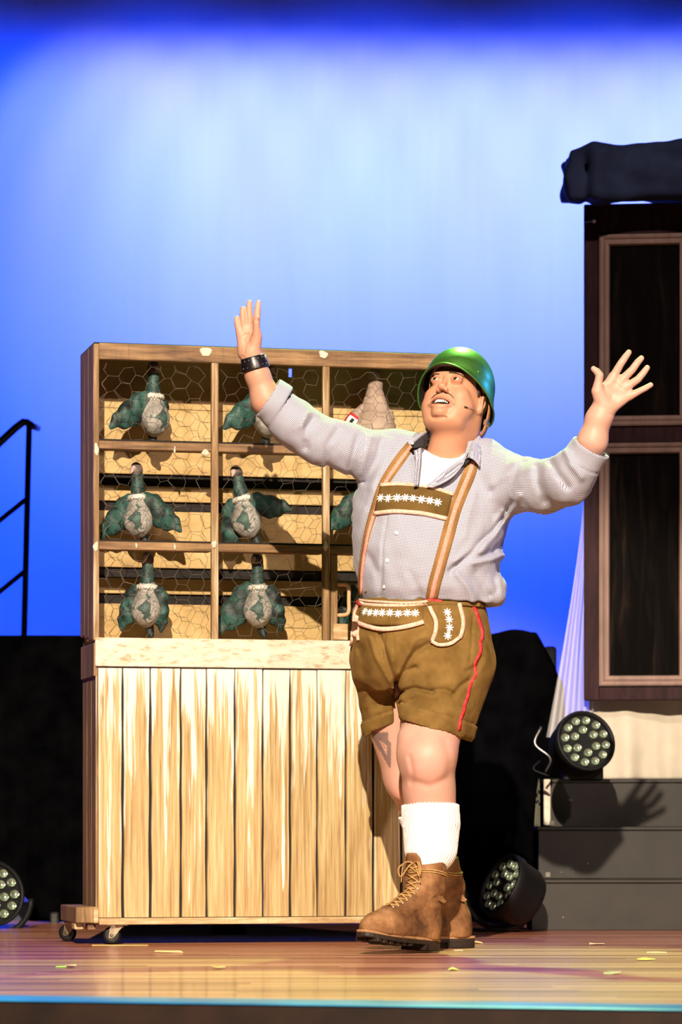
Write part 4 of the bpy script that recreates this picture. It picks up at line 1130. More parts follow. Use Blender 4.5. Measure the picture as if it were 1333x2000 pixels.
for s_, lo, hi in ((lg, Pn(740, 1790, 9.18), Pn(960, 1270, 9.62)), (lb, Pn(660, 1790, 9.42), Pn(930, 1270, 9.84))):
    V, Q = polygonise(s_, lo, hi, .0042); V = relax(V, Q, 1)
    C = skin_cols(V, SKL, [], .3)
    if s_ is lg:
        for (x, y, r, a) in ((836, 1492, .035, .35), (810, 1500, .02, .45), (880, 1450, .03, .35), (800, 1455, .02, .3), (820, 1560, .03, .25), (845, 1520, .02, .3)):
            m = (a*np.exp(-((V[:, 0]-P(x, y, 9.3).x)**2+(V[:, 2]-P(x, y, 9.3).z)**2)/r**2))[:, None]; C = C*(1-m)+np.array([.74, .34, .30], dtype=np.float32)*m
    else:
        # triangular tattoo above the knee: dark outer bands, bare middle
        q = (V-np.array(CAMP)); pxs = 666.5+q[:, 0]/q[:, 1]*F; pys = HZ-q[:, 2]/q[:, 1]*F
        fr = V[:, 1] < 9.62
        def tri(a, b, c):
            def e(p, q_): return (q_[0]-p[0])*(pys-p[1])-(q_[1]-p[1])*(pxs-p[0])
            x, y, z = e(a, b), e(b, c), e(c, a); return ((x > 0) & (y > 0) & (z > 0)) | ((x < 0) & (y < 0) & (z < 0))
        outer = tri((722, 1432), (765, 1450), (763, 1502)); inner = tri((738, 1440), (757, 1450), (757, 1478))
        top = tri((722, 1432), (766, 1430), (757, 1456)) & (pxs < 759)
        m = ((outer & ~inner) | top) & fr; C[m] = C[m]*.25+np.array([.075, .075, .08], dtype=np.float32)*.75
        m = inner & fr & (np.abs(np.sin(pys*.9+pxs*.4)) < .35); C[m] = C[m]*.6
        m = (.5*np.exp(-((V[:, 0]-P(783, 1545, 9.5).x)**2+(V[:, 2]-P(783, 1545, 9.5).z)**2)/.03**2))[:, None]; C = C*(1-m)+np.array([.70, .30, .25], dtype=np.float32)*m
    parts_body.append((V, Q, C))
# torso core that joins them all under the clothes
tc = S().u(chain([Pn(868, 960, 9.52), Pn(838, 1080, 9.52), Pn(828, 1230, 9.53)], [.10, .14, .13]))
tc.u(chain([Pn(760, 905, 9.50), Pn(640, 862, 9.43), Pn(556, 822, 9.42)], [.055, .044, .040]), .03).u(chain([Pn(960, 920, 9.46), Pn(1060, 945, 9.30), Pn(1140, 920, 9.20)], [.055, .044, .040]), .03)
tc.u(rc(Pn(850, 1230, 9.5), Pn(868, 1300, 9.46), .11, .09), .04).u(rc(Pn(790, 1230, 9.56), Pn(760, 1310, 9.58), .10, .07), .04)
V, Q = polygonise(tc, (P(500, 1400, 9.6).x, 9.05, P(0, 1400, 9.5).z), (P(1200, 780, 9.4).x, 9.75, P(0, 780, 9.5).z), .012)
parts_body.append((V, Q, np.tile(SK, (len(V), 1))))
vv, qq, cc, o_ = [], [], [], 0
for V, Q, C in parts_body: vv.append(V); qq.append(Q+o_); cc.append(C); o_ += len(V)
body = mesh_np('body', np.concatenate(vv), np.concatenate(qq), M_SKIN, man, True, True); vcol(body, np.concatenate(cc))

# ------------------------------------------------------------------ face details
M_EYE = simple('eye_white_shaded', (.58, .50, .45), .2, 0, .5, .06); M_IRIS = simple('iris_brown', (.03, .014, .008), .1, 0, .6, .3)  # eye white darkened for the shade it sits in
M_HAIR = simple('dark_hair', (.022, .012, .008), .55, 0, .4, .4, 120); M_HBR = simple('brown_hair', (.075, .032, .016), .6, 0, .3, .4, 200); M_TOOTH = simple('tooth', (.85, .80, .70), .25, 0, .5, .05)
def loc_obj(nm, V, Q, mat, smooth=True, lab=None): return mesh_np(nm, toW(np.array([tuple(v) for v in V])), Q, mat, man, smooth, True, lab)
for sx in (-1, 1):
    V, Q = lathe([(0, -.0116)]+[(.0116*math.sin(a), -.0116*math.cos(a)) for a in np.linspace(.15, math.pi-.15, 12)]+[(0, .0116)], 20)
    V = [(x+sx*.032, y-.0835, z-.0006) for x, y, z in V]; eye = loc_obj('eyeball', V, Q, M_EYE)
    g = Vector((-.18, -1, .16)).normalized(); Mx = g.to_track_quat('Z', 'Y').to_matrix()
    V2, Q2 = lathe([(0, .01215), (.003, .0119), (.0058, .0107), (.0064, .0099)], 16)
    V2 = [tuple(Mx @ Vector(v)) for v in V2]; V2 = [(x+sx*.032, y-.0835, z-.0006) for x, y, z in V2]
    loc_obj('iris', V2, Q2, M_IRIS)
# teeth: each one a small rounded block along the upper arc
for k in range(-4, 5):
    a = k*.235; wd = .0052 if abs(k) < 2 else .0043; hh = .0062 if abs(k) < 3 else .0052
    bm = bm_box((-wd/2*.96, -.0022, -hh), (wd/2*.96, .0022, .002), .0011)
    M4 = Matrix.Translation((.0245*math.sin(a)*.92, -.0665-.0265*math.cos(a), -.0735+.0006*abs(k))) @ Matrix.Rotation(a*.85, 4, 'Z')
    bmesh.ops.transform(bm, matrix=Matrix.Translation(H0) @ Matrix(Rh.tolist()).to_4x4() @ M4, verts=bm.verts); bm_obj('tooth', bm, M_TOOTH, man, True, True)
def hair_strip(nm, pl, wd): return strip(nm, pl, wd, bvh_head, M_HBR if nm != 'eyelashes' else M_HAIR, man, .0004, .0006, 4, 1.2)
hair_strip('eyebrow', [(845.5, 734.5), (848.5, 732.2), (853, 730.5), (859, 731)], [1.0, 2.4, 3.0, 2.0])
hair_strip('eyebrow', [(878, 727.5), (886, 728), (897, 731), (908, 737)], [3.4, 3.6, 2.8, .9])
hair_strip('mustache', [(864.5, 767), (857, 768), (849, 773), (842, 780)], [1.2, 1.9, 1.9, .9])
hair_strip('mustache', [(867.5, 767), (875, 767.5), (882, 772), (887.5, 779)], [1.2, 1.9, 1.9, .9])
hs = S().u(ell((0, .018, .036), (.0815, .099, .098))).cut(plane((0, -.035, 0), (0, -1, 0))).cut(plane((0, 0, .035), (0, .25, 1)), .01)
hs.sub(ell((.09, -.008, -.03), (.03, .030, .045)), .01).sub(ell((-.09, -.008, -.03), (.03, .03, .045)), .01)
hs.u(rc((.077, -.022, .02), (.079, -.018, -.012), .006, .003), .004).disp(lambda p: .0012*noise(p, 260))
V, Q = polygonise(hs, (-.1, -.12, -.1), (.1, .14, .15), .0032); mesh_np('hair', toW(V), Q, M_HAIR, man, True, True)

# ------------------------------------------------------------------ helmet
n = N('helmet_paint'); f = n.noise(n.coord('Object'), 60, 4, .6)
n.set(n.ramp(f, [(.3, (.085, .26, .045)), (.7, (.11, .33, .06))]), .46, .80, .5); n.b.inputs['Coat Weight'].default_value = .15; n.b.inputs['Coat Roughness'].default_value = .25; M_HEL = n.m
M_HIN = simple('helmet_lining', (.030, .022, .020), .6)
def helmet():
    na = 96; ks = 30; V = []; Q = []
    for k in range(ks+1):
        t = k/ks
        for a_ in range(na):
            a = 2*math.pi*a_/na; fx, fy = math.sin(a), -math.cos(a)       # a = 0 is the front
            fr = max(0, math.cos(a)); bk = max(0, -math.cos(a)); sd = abs(math.sin(a))
            rim = .043*fr**.8-.020*sd**2-.034*bk**1.2-.006
            rim_r = 1.0+.17*fr**3+.10*sd**3+.17*bk**2
            top = .150
            if t < .62:
                th = t/.62*math.pi/2*.94; r = math.sin(th); z = .030+(top-.030)*math.cos(th)
                zb, rb = z, r
            th = .94*math.pi/2; z1 = .030+(top-.030)*math.cos(th); r1 = math.sin(th)
            if t >= .62:
                u = (t-.62)/.38; r = r1+(rim_r-r1)*(u**1.8); z = z1+(rim-z1)*u
            V.append((fx*.103*r, fy*.117*r+.008, z))
    for k in range(ks):
        for a in range(na): b = (a+1) % na; Q.append((k*na+a, k*na+b, (k+1)*na+b, (k+1)*na+a))
    return V, Q
V, Q = helmet()
tlt = Matrix.Rotation(math.radians(4), 4, 'X')
Vh = [tuple(tlt @ Vector(v)) for v in V]
hel = loc_obj('helmet', Vh, [q[::-1] for q in Q], M_HEL, True, 'shiny green steel helmet')
hel.data.materials.append(M_HIN)
md = hel.modifiers.new('s', 'SOLIDIFY'); md.thickness = .0025; md.offset = -1; md.material_offset = 1; md.material_offset_rim = 0
rim_pts = Vh[-96:]
v, q = tube_np(rim_pts, .0022, 6, True); mesh_np('helmet_rim', toW(np.array([tuple(x) for x in v])), q, M_HEL, hel, True).matrix_parent_inverse = Matrix()
# leather liner band inside the brim, chin strap, rivet
lp = []
for i in range(64):
    a = 2*math.pi*i/64; lp.append((math.sin(a)*.0825, -math.cos(a)*.0985+.010, .040*max(0, math.cos(a))-.008*abs(math.sin(a))-.02*max(0, -math.cos(a))+.014))
V, Q = [], []
for i, p in enumerate(lp):
    a = 2*math.pi*i/64; ox, oy = math.sin(a)*.004, -math.cos(a)*.004
    V += [p, (p[0]*1.02, p[1]*1.02, p[2]+.016), (p[0]*1.02+ox, p[1]*1.02+oy, p[2]+.016), (p[0]+ox, p[1]+oy, p[2])]
for i in range(64):
    j = (i+1) % 64
    for l in range(4): m = (l+1) % 4; Q.append((i*4+l, i*4+m, j*4+m, j*4+l))
M_LEA = simple('strap_leather', (.30, .13, .05), .5, 0, .4)
loc_obj('helmet_liner', V, Q, M_LEA)
st_pts = [(.094, .030, .0), (.097, .036, -.03), (.094, .044, -.062), (.088, .052, -.088), (.078, .058, -.100)]
V, Q = [], []
for (x, y, z) in spline(st_pts, .006): V += [(x, y-.010, z), (x+.003, y-.010, z), (x+.003, y+.010, z), (x, y+.010, z)]
for i in range(len(V)//4-1):
    for l in range(4): m = (l+1) % 4; Q.append((i*4+l, i*4+m, i*4+4+m, i*4+4+l))
loc_obj('chin_strap', V, Q, M_LEA)
bmx = bm_box((.088, .034, -.074), (.100, .058, -.056), .002); bmesh.ops.transform(bmx, matrix=Matrix.Translation(H0) @ Matrix(Rh.tolist()).to_4x4(), verts=bmx.verts)
bm_obj('strap_buckle', bmx, simple('buckle_steel', (.5, .36, .24), .3, .8), man, False, True)
bh = bvh_of(toW(np.array(Vh)), [q_[::-1] for q_ in Q] if False else [tuple(x) for x in helmet()[1]])
l_, n_ = hit(bh, 935.5, 726)
V, Q = lathe([(0, .002), (.003, .0015), (.004, 0)], 12); M3 = n_.to_track_quat('Z', 'Y').to_matrix()
mesh_np('helmet_rivet', [tuple(M3 @ Vector(x)+l_) for x in V], Q, M_HEL, man, True, True)
# headset microphone
mp = []
for (x, y) in ((934, 806), (926, 802), (918, 798), (912, 796)):
    l_, n_ = hit(bvh_head, x, y); mp.append(tuple(l_+n_*.004))
tube('microphone_boom', mp, .0006, MPAR, man, 6, world=True)
tube('microphone_tip', [mp[-1], tuple(Vector(mp[-1])+(Vector(mp[-1])-Vector(mp[-2]))*.9)], [.0016, .0014], MPAR, man, 8, world=True)

# ------------------------------------------------------------------ shirt
def rowsL(rows, Y, b, F_=F):
    out = []
    for (y, xl, xr, *ex) in rows:
        yy = ex[0] if ex else Y; bb = ex[1] if len(ex) > 1 else b
        a = P(xl, y, yy); c = P(xr, y, yy); out.append((a.z, (a.x+c.x)/2, yy, (c.x-a.x)/2, bb))
    return out
sh = S()
sh.u(loft(rowsL([(872, 800, 945, 9.51, .085), (895, 745, 965, 9.51, .12), (930, 708, 985, 9.51, .15), (970, 692, 1000, 9.51, .17), (1020, 690, 996, 9.51, .19), (1080, 691, 980, 9.51, .205), (1130, 695, 972, 9.51, .205), (1160, 699, 974, 9.51, .195), (1180, 712, 972, 9.51, .17)], 9.51, .18), 2.25, .03))
# shoulder yoke and sleeves
def P3(a): return [Pn(*q[:3]) for q in a], [q[3] for q in a]
sh.u(rc(Pn(790, 893, 9.51), Pn(945, 905, 9.50), .064, .060), .05)
p, r = P3([(775, 898, 9.50, .078), (700, 884, 9.465, .076), (630, 862, 9.43, .070), (575, 828, 9.405, .0665)]); sh.u(chain(p, r), .05)
p, r = P3([(575, 828, 9.405, .0665), (546, 800, 9.39, .0605), (523, 774, 9.385, .0560)]); sh.u(chain(p, r), .02)
p, r = P3([(955, 930, 9.47, .085), (1010, 948, 9.40, .083), (1062, 950, 9.31, .077), (1112, 934, 9.22, .070)]); sh.u(chain(p, r), .05)
p, r = P3([(1112, 934, 9.22, .070), (1135, 905, 9.18, .0600), (1152, 872, 9.17, .0520)]); sh.u(chain(p, r), .025)
# blouse over the waistband at viewer's right
sh.u(ell(Pn(955, 1148, 9.50), (.052, .10, .045)), .035)
sh.u(ell(Pn(968, 1167, 9.46), (.026, .05, .022)), .02)
# rolled cuffs
cl_a, cl_b = Pn(545, 800, 9.39), Pn(521, 771, 9.375); cr_a, cr_b = Pn(1140, 893, 9.175), Pn(1156, 862, 9.165)
def cuff(a, b, r1, r2, flare):
    a = np.array(a); b = np.array(b); d = (b-a); Lc = np.linalg.norm(d); d = d/Lc
    def f(p):
        q = p-a.astype(np.float32); t = q@d.astype(np.float32); rr = np.sqrt(np.maximum((q*q).sum(1)-t*t, 0))
        R = r1+(r2-r1)*np.clip(t/Lc, 0, 1)
        return np.maximum(rr-R, np.abs(t-Lc/2)-Lc/2)
    return f
tip_l = np.array(cl_b)+(np.array(cl_b)-np.array(cl_a))*.15; tip_r = np.array(cr_b)+(np.array(cr_b)-np.array(cr_a))*.25
def cut_end(a, b):
    d = np.array(b)-np.array(a); d = d/np.linalg.norm(d); return plane(b, d)
# trim the sleeve ends on the slant of the cuffs, only near them
def local_cut(c, nrm, rad):
    pl = plane(c, nrm); c32 = np.asarray(c, dtype=np.float32)
    def f(p):
        q = p-c32; return np.maximum(-pl(p), np.sqrt((q*q).sum(1))-rad)
    return f
CLc = Pn(524, 776, 9.38); CLn = np.array([-.82, -.15, .52]); CLn /= np.linalg.norm(CLn)
CRc = Pn(1157, 873, 9.155); CRn = np.array([.46, -.36, .80]); CRn /= np.linalg.norm(CRn)
cuffL = cuff(CLc-CLn*.048, CLc, .0635, .0630, 0); cuffR = cuff(CRc-CRn*.050, CRc, .0530, .0560, 0)
sh.sub(local_cut(CLc-CLn*.003, CLn, .14)); sh.sub(local_cut(CRc-CRn*.003, CRn, .12))
def twist(f_, amp, fr): return lambda p: f_(p)+amp*noise(p, fr)
sh.u(twist(cuffL, .0018, 20), .003).u(twist(cuffR, .0025, 22), .003)
sh.sub(rc(CLc-CLn*.030, CLc+CLn*.06, .0500, .0545), .002); sh.sub(rc(CRc-CRn*.040, CRc+CRn*.06, .0440, .0510), .002)
# open neck
def vneck(p):
    q = p; X, Z = q[:, 0], q[:, 2]
    def hp(a, b):
        A0 = P(*a, 9.40); B0 = P(*b, 9.40); d = np.array([B0.x-A0.x, B0.z-A0.z]); d /= np.linalg.norm(d); return (X-A0.x)*d[1]-(Z-A0.z)*d[0]
    e = np.maximum(hp((826, 955), (812, 830)), -hp((830, 955), (912, 872)))
    return np.maximum(e, q[:, 1]-9.47)
VN = []
poly_v = [(822, 860), (820, 905), (817, 952), (832, 952), (868, 925), (906, 893), (915, 865), (905, 835), (845, 830)]
pv = np.array([[P(x, y, 9.38).x, P(x, y, 9.38).z] for x, y in poly_v])
def poly_sdf(p):
    X = p[:, [0, 2]].astype(np.float64); d = np.full(len(X), 1e9); s_ = np.ones(len(X)); N_ = len(pv)
    for i in range(N_):
        a, b = pv[i], pv[(i-1) % N_]; e = b-a; w_ = X-a; t = np.clip((w_@e)/(e@e), 0, 1); dd = ((w_-t[:, None]*e)**2).sum(1); d = np.minimum(d, dd)
        c1 = X[:, 1] >= a[1]; c2 = X[:, 1] < b[1]; c3 = e[0]*w_[:, 1] > e[1]*w_[:, 0]
        fl_ = (c1 & c2 & c3) | (~c1 & ~c2 & ~c3); s_ = np.where(fl_, -s_, s_)
    return (s_*np.sqrt(d)).astype(np.float32)
sh_pre = S(); sh_pre.ops = list(sh.ops)
sh.sub(lambda p: np.maximum(poly_sdf(p), p[:, 1]-9.56), .006)
sh.sub(rc(Pn(897, 800, YH+.06), Pn(884, 872, 9.50), .074, .072), .010)
# folds
fold_items = [
    ([(1000, 985), (960, 1040), (915, 1085), (880, 1118)], .0085, .0085), ([(1010, 975), (975, 1035), (940, 1080)], .010, -.006), ([(985, 1000), (945, 1060), (890, 1100)], .009, -.006),
    ([(990, 1050), (965, 1075), (940, 1088)], .008, .0035), ([(990, 1078), (960, 1092), (925, 1102)], .008, -.005),
    ([(930, 1120), (945, 1145), (955, 1160)], .010, .0035), ([(890, 1120), (915, 1150), (925, 1172)], .010, -.005),
    ([(975, 1110), (968, 1130), (972, 1150)], .009, .0025),
    ([(1020, 905), (1000, 940), (960, 960)], .012, .004), ([(1100, 965), (1080, 940), (1070, 915)], .010, .006), ([(1125, 950), (1105, 925), (1095, 900)], .009, -.005), ([(1060, 985), (1045, 950), (1045, 920)], .012, .005),
    ([(700, 850), (692, 880), (684, 910), (690, 940)], .010, .005), ([(724, 852), (716, 880), (704, 920)], .010, -.004), ([(745, 858), (738, 890), (715, 935)], .011, .004),
    ([(765, 862), (755, 900), (728, 950)], .012, -.003),
    ([(660, 838), (640, 868), (640, 900)], .010, .004), ([(610, 820), (596, 842), (598, 872)], .010, .005), ([(600, 810), (590, 836), (596, 856)], .008, -.004),
    ([(640, 905), (670, 920), (690, 930)], .008, .004),
    ([(720, 1080), (740, 1120), (745, 1160)], .012, .003), ([(800, 1120), (815, 1150), (820, 1172)], .012, .003),
    ([(900, 960), (885, 1010), (870, 1060)], .014, .003), ([(930, 950), (915, 1000), (905, 1050)], .013, -.003),
    ([(757, 1010), (748, 1060), (746, 1120), (744, 1165)], .0035, .002)]
gf = wgroove(fold_items, 9.36)
def near_cuff(p):
    d = np.minimum(np.sqrt(((p-CLc.astype(np.float32))**2).sum(1)), np.sqrt(((p-CRc.astype(np.float32))**2).sum(1))); return np.clip((d-.075)/.05, .12, 1)
sh.disp(lambda p: 2.1*gf(p)*(p[:, 1] < 9.53)+near_cuff(p)*(.0042*noise(p*np.array([1.6, 1, .8], dtype=np.float32), 13)+.0030*noise(p, 26)+.0016*noise(p, 48)))
# cuff edge seam
def seam(c, nn, off, am=.0032, wd=.0028, rad=.085):
    c32 = np.asarray(c-nn*off, dtype=np.float32); n32 = nn.astype(np.float32)
    def f(p):
        q = p-c32; t = q@n32; return am*np.exp(-(t/wd)**2)*(((q*q).sum(1)) < rad*rad)
    return f
sh.disp(seam(CLc, CLn, .046)); sh.disp(seam(CRc, CRn, .054))
V, Q = polygonise(sh, (P(480, 1200, 9.5).x, 9.05, P(0, 1190, 9.5).z), (P(1215, 720, 9.2).x, 9.76, P(0, 725, 9.4).z), .0042)
V = relax(V, Q, 1, .5)
# fabric coordinates: across and along each panel
V32 = V.astype(np.float32)
def axis_uv(a, b):
    a = np.array(a); b = np.array(b); d = (b-a)/np.linalg.norm(b-a); up = np.array([0, -1, 0.15]); x = np.cross(d, up); x /= np.linalg.norm(x); y = np.cross(x, d)
    q = V-a; t = q@d; ang = np.arctan2(q@x, q@y); return np.stack([t, ang*.062], 1), np.sqrt(((q-t[:, None]*d)**2).sum(1)), t, np.linalg.norm(b-a)
U = np.stack([V[:, 0]*.99+.10*V[:, 2], V[:, 2]-.05*V[:, 0]], 1)
dT = loft(rowsL([(872, 800, 945), (930, 712, 985), (1020, 690, 1000), (1180, 705, 972)], 9.51, .2), 2.2)(V32)
sl = [(Pn(760, 900, 9.50), Pn(575, 828, 9.405)), (Pn(575, 828, 9.405), Pn(521, 771, 9.375)), (Pn(965, 935, 9.46), Pn(1112, 934, 9.22)), (Pn(1112, 934, 9.22), Pn(1158, 858, 9.165))]
best = np.full(len(V), 1e9); pick = np.full(len(V), -1)
for i, (a, b) in enumerate(sl):
    d_ = rc(a, b, .06)(V32)
    m = d_ < best; best[m] = d_[m]; pick[m] = i
side = np.where(V[:, 0] < P(715, 900, 9.45).x, 1, np.where(V[:, 0] > P(990, 900, 9.42).x, 1, 0))
for i, (a, b) in enumerate(sl):
    uv_, _, _, _ = axis_uv(a, b); m = (pick == i) & (side == 1) & (best < .03)
    U[m] = uv_[m]
n = N('shirt_check'); at = n.n('ShaderNodeAttribute', attribute_name='UV'); sx_ = n.n('ShaderNodeSeparateXYZ'); n.l(at.outputs['Vector'], sx_.inputs[0])
def lines(o_): return n.math('GREATER_THAN', n.math('FRACT', n.math('DIVIDE', o_, .0038)), .62)
la, lb_ = lines(sx_.outputs[0]), lines(sx_.outputs[1])
fac = n.math('MULTIPLY', n.math('ADD', la, lb_), .5)
c = n.ramp(fac, [(.0, (.56, .56, .635)), (.5, (.27, .265, .34)), (1, (.06, .055, .11))])
n.set(c, .85, 0, .15); n.b.inputs['Sheen Weight'].default_value = .15; M_SHIRT = n.m
shirt = mesh_np('shirt', V, Q, M_SHIRT, man, True, True, 'finely checked grey and white shirt with rolled sleeves'); vuv(shirt, U)
bvh_sh = bvh_of(V, Q)
# white undershirt showing in the open neck
us = S(); us.ops = list(sh_pre.ops)
us.disp(lambda p: np.float32(.006)+.0014*noise(p, 30))
neck_pts = [(818, 866), (828, 872), (845, 885), (862, 893), (880, 895), (897, 892), (912, 880)]
tw = np.array([[P(x, y, 9.38).x, P(x, y, 9.38).z] for x, y in neck_pts+[(925, 965), (800, 965)]])
pv_keep = pv; pv = tw
us.cut(poly_sdf)
us.cut(lambda p: p[:, 1]-9.50)
V, Q = polygonise(us, (P(790, 980, 9.5).x, 9.25, P(0, 975, 9.5).z), (P(935, 860, 9.5).x, 9.53, P(0, 855, 9.5).z), .0035)
pv = pv_keep
M_TEE = simple('undershirt_white', (.86, .85, .84), .9, 0, .1, .05)
mesh_np('undershirt', relax(V, Q, 1), Q, M_TEE, man, True, True, 'white undershirt in the open collar')
# collar wings and open front edge as folded cloth
n = N('collar_inside_shade'); n.set((.035, .03, .035), .8, 0, .2); M_CIN = n.m  # shade inside the collar put into a near-black base colour
def patch3(nm, rows, mat, th=.0022, uvs=True, lab=None):
    g = [[Vector(P(*q)) for q in row] for row in rows]
    # smooth subdivision of the control net
    def refine(net):
        R_ = [spline([tuple(p) for p in row], .006) for row in net]; m_ = 14
        R_ = [[Vector(row[int(round(i*(len(row)-1)/(m_-1)))]) for i in range(m_)] for row in R_]
        cols_ = [spline([tuple(R_[i][j]) for i in range(len(R_))], .006) for j in range(m_)]
        cols_ = [[Vector(c_[int(round(i*(len(c_)-1)/(m_-1)))]) for i in range(m_)] for c_ in cols_]
        return [[cols_[j][i] for j in range(m_)] for i in range(m_)]
    G = refine(g); V = [p for row in G for p in row]; k = 14; Q = []
    for i in range(k-1):
        for j in range(k-1): Q.append((i*k+j, i*k+j+1, (i+1)*k+j+1, (i+1)*k+j))
    o = mesh_np(nm, V, Q, mat, man, True, True, lab); md = o.modifiers.new('s', 'SOLIDIFY'); md.thickness = th; md.offset = 0
    su = (G[0][0]-G[-1][0]).length/(k-1); sv = sum((G[i][-1]-G[i][0]).length for i in (0, 6, 13))/3/(k-1)
    vuv(o, [(i*su, j*sv) for i in range(k) for j in range(k)]); return o
# viewer's right: leaf turned out, stand coloured dark for its inside shade
patch3('collar', [[(937, 850, 9.47), (941, 872, 9.42), (938, 912, 9.355)], [(930, 856, 9.445), (928, 878, 9.38), (926, 898, 9.345)], [(921, 866, 9.42), (916, 886, 9.36), (913, 893, 9.35)]], M_SHIRT)
patch3('collar_stand', [[(934, 852, 9.465), (926, 866, 9.425), (916, 884, 9.385), (905, 902, 9.36)], [(938, 868, 9.48), (932, 882, 9.42), (924, 895, 9.372), (908, 908, 9.352)]], M_CIN, .002)
# viewer's left: collar leaf standing up, shaded underside painted dark
patch3('collar', [[(839, 843, 9.47), (822, 851, 9.41), (802, 866, 9.37)], [(837, 856, 9.45), (824, 866, 9.385), (806, 873, 9.36)], [(834, 866, 9.42), (825, 873, 9.375), (812, 875, 9.362)]], M_CIN)
patch3('collar_edge', [[(840, 840, 9.475), (822, 848, 9.41), (799, 866, 9.365)], [(839, 844, 9.470), (823, 852, 9.405), (803, 869, 9.362)]], M_SHIRT)
# turned-back front edge right of the undershirt
patch3('lapel', [[(912, 893, 9.352), (886, 908, 9.345), (860, 928, 9.335), (834, 951, 9.325)], [(906, 905, 9.340), (886, 925, 9.328), (862, 941, 9.322), (842, 951, 9.320)], [(902, 913, 9.338), (886, 932, 9.33), (866, 945, 9.325), (848, 952, 9.322)]], M_SHIRT)
patch3('lapel', [[(824, 872, 9.375), (823, 900, 9.352), (818, 950, 9.328)], [(816, 878, 9.366), (816, 902, 9.342), (812, 950, 9.324)], [(809, 880, 9.362), (812, 905, 9.342), (809, 950, 9.326)]], M_SHIRT)
M_BTN = simple('button_white', (.80, .78, .76), .3, 0, .5, .05)
def button(px, py, r, bv, mat, nm='button', par_=None):
    l_, n_ = hit(bv, px, py); M3 = n_.to_track_quat('Z', 'Y').to_matrix()
    V, Q = lathe([(0, .0018), (r*.55, .0014), (r*.8, .0026), (r, .0018), (r, 0), (0, 0)], 16); return mesh_np(nm, [tuple(M3 @ Vector(x)+l_+n_*.0012) for x in V], Q, mat, par_ or man, True, True)
for (x, y) in ((775.5, 1041), (757, 1095), (751.5, 1146)): button(x, y, .0058, bvh_sh, M_BTN)
button(922, 895, .004, bvh_sh, M_BTN)
l_ = P(806, 866, 9.355); tube('collar_button', [l_, l_+Vector((0, -.003, 0))], .004, M_BTN, man, 10, world=True)

# ------------------------------------------------------------------ braces and bib
def m_cord(name, dark, lite, sc=(300, 300, 4), ribs=True):
    n = N(name); v = n.coord('Object'); f = n.noise(v, 14, 4, .6); c = n.ramp(f, [(.32, dark), (.68, lite)])
    n.set(c, .9, 0, .1); n.b.inputs['Sheen Weight'].default_value = .35; n.b.inputs['Sheen Tint'].default_value = (*lite, 1); n.b.inputs['Sheen Roughness'].default_value = .4
    if ribs:
        w_ = n.n('ShaderNodeTexWave', wave_type='BANDS', bands_direction='X'); w_.inputs['Scale'].default_value = 90; w_.inputs['Distortion'].default_value = .6; w_.inputs['Detail'].default_value = 1; n.l(v, w_.inputs[0]); n.bump(w_.outputs[1], .18, .002)
    return n.m
M_COR = m_cord('corduroy_tan', (.13, .072, .018), (.23, .135, .040)); M_BIB = m_cord('felt_brown', (.095, .055, .015), (.15, .088, .026), ribs=False)
M_STR = m_cord('brace_brown', (.20, .10, .030), (.32, .17, .06), ribs=False)
n = N('pink_trim'); n.set(n.ramp(n.noise(n.coord('Object'), 130, 3), [(.3, (.66, .34, .24)), (.7, (.82, .55, .44))]), .85, 0, .1); M_PNK = n.m
n = N('red_braid'); n.set(n.ramp(n.noise(n.coord('Object'), 90, 2), [(.35, (.62, .02, .03)), (.65, (.80, .07, .08))]), .8, 0, .1); M_REDB = n.m
n = N('stripe_braid'); n.set(n.ramp(n.noise(n.coord('Object'), 220, 2), [(.30, (.62, .22, .16)), (.70, (.74, .36, .28))]), .85, 0, .1); M_STRB = n.m
M_EMB = simple('embroidery_white', (.88, .87, .85), .7, 0, .2, .05)
rs = [(925, 902), (917, 925), (903, 960), (886, 1005), (874, 1050), (860, 1100), (849, 1140), (842, 1174)]
ls = [(803, 870), (786, 892), (766, 920), (748, 950), (736, 985), (722, 1030), (712, 1075), (706, 1120), (705, 1160)]
br = strip('brace', rs, [22, 25, 25, 25, 25, 24, 24, 22], bvh_sh, M_STR, man, .001, .0035, 5, 6)
strip('brace_braid', rs, [8, 9, 9, 9, 9, 9, 9, 9], bvh_sh, M_STRB, br, .0042, .0012, 3, 6)
bl = strip('brace', ls, [17, 20, 20, 17, 15, 12, 9, 7, 6], bvh_sh, M_STR, man, .001, .0035, 5, 6)
o = strip('brace_braid', [(x+2, y+1) for x, y in ls], [6, 7, 7, 6.5, 6, 6, 5.5, 4, 3], bvh_sh, M_STRB, bl, .0042, .0012, 3, 6)
def quad_grid(tl, tr, br_, bl_, nu=26, nv=9, sag=0):
    g = []
    for i in range(nv):
        v_ = i/(nv-1); a = (tl[0]+(bl_[0]-tl[0])*v_, tl[1]+(bl_[1]-tl[1])*v_); b = (tr[0]+(br_[0]-tr[0])*v_, tr[1]+(br_[1]-tr[1])*v_)
        g.append([(a[0]+(b[0]-a[0])*u/(nu-1), a[1]+(b[1]-a[1])*u/(nu-1)+sag*math.sin(math.pi*u/(nu-1))) for u in range(nu)])
    return g
v, q = sheet_np(quad_grid((745, 948), (884, 964), (873, 1013), (733, 1004), sag=-5), bvh_sh, .004, .003); bib = mesh_np('bib', v, q, M_BIB, man, True, True, 'brown felt bib with white embroidered flowers')
def sub(o, par_): o.parent = par_; o.matrix_parent_inverse = Matrix()
def tstrip(nm, pl, wd, bv, mat, par_, off, th): o = strip(nm, pl, wd, bv, mat, None, off, th, 3, 5) if False else strip_raw(nm, pl, wd, bv, mat, off, th); sub(o, par_); return o
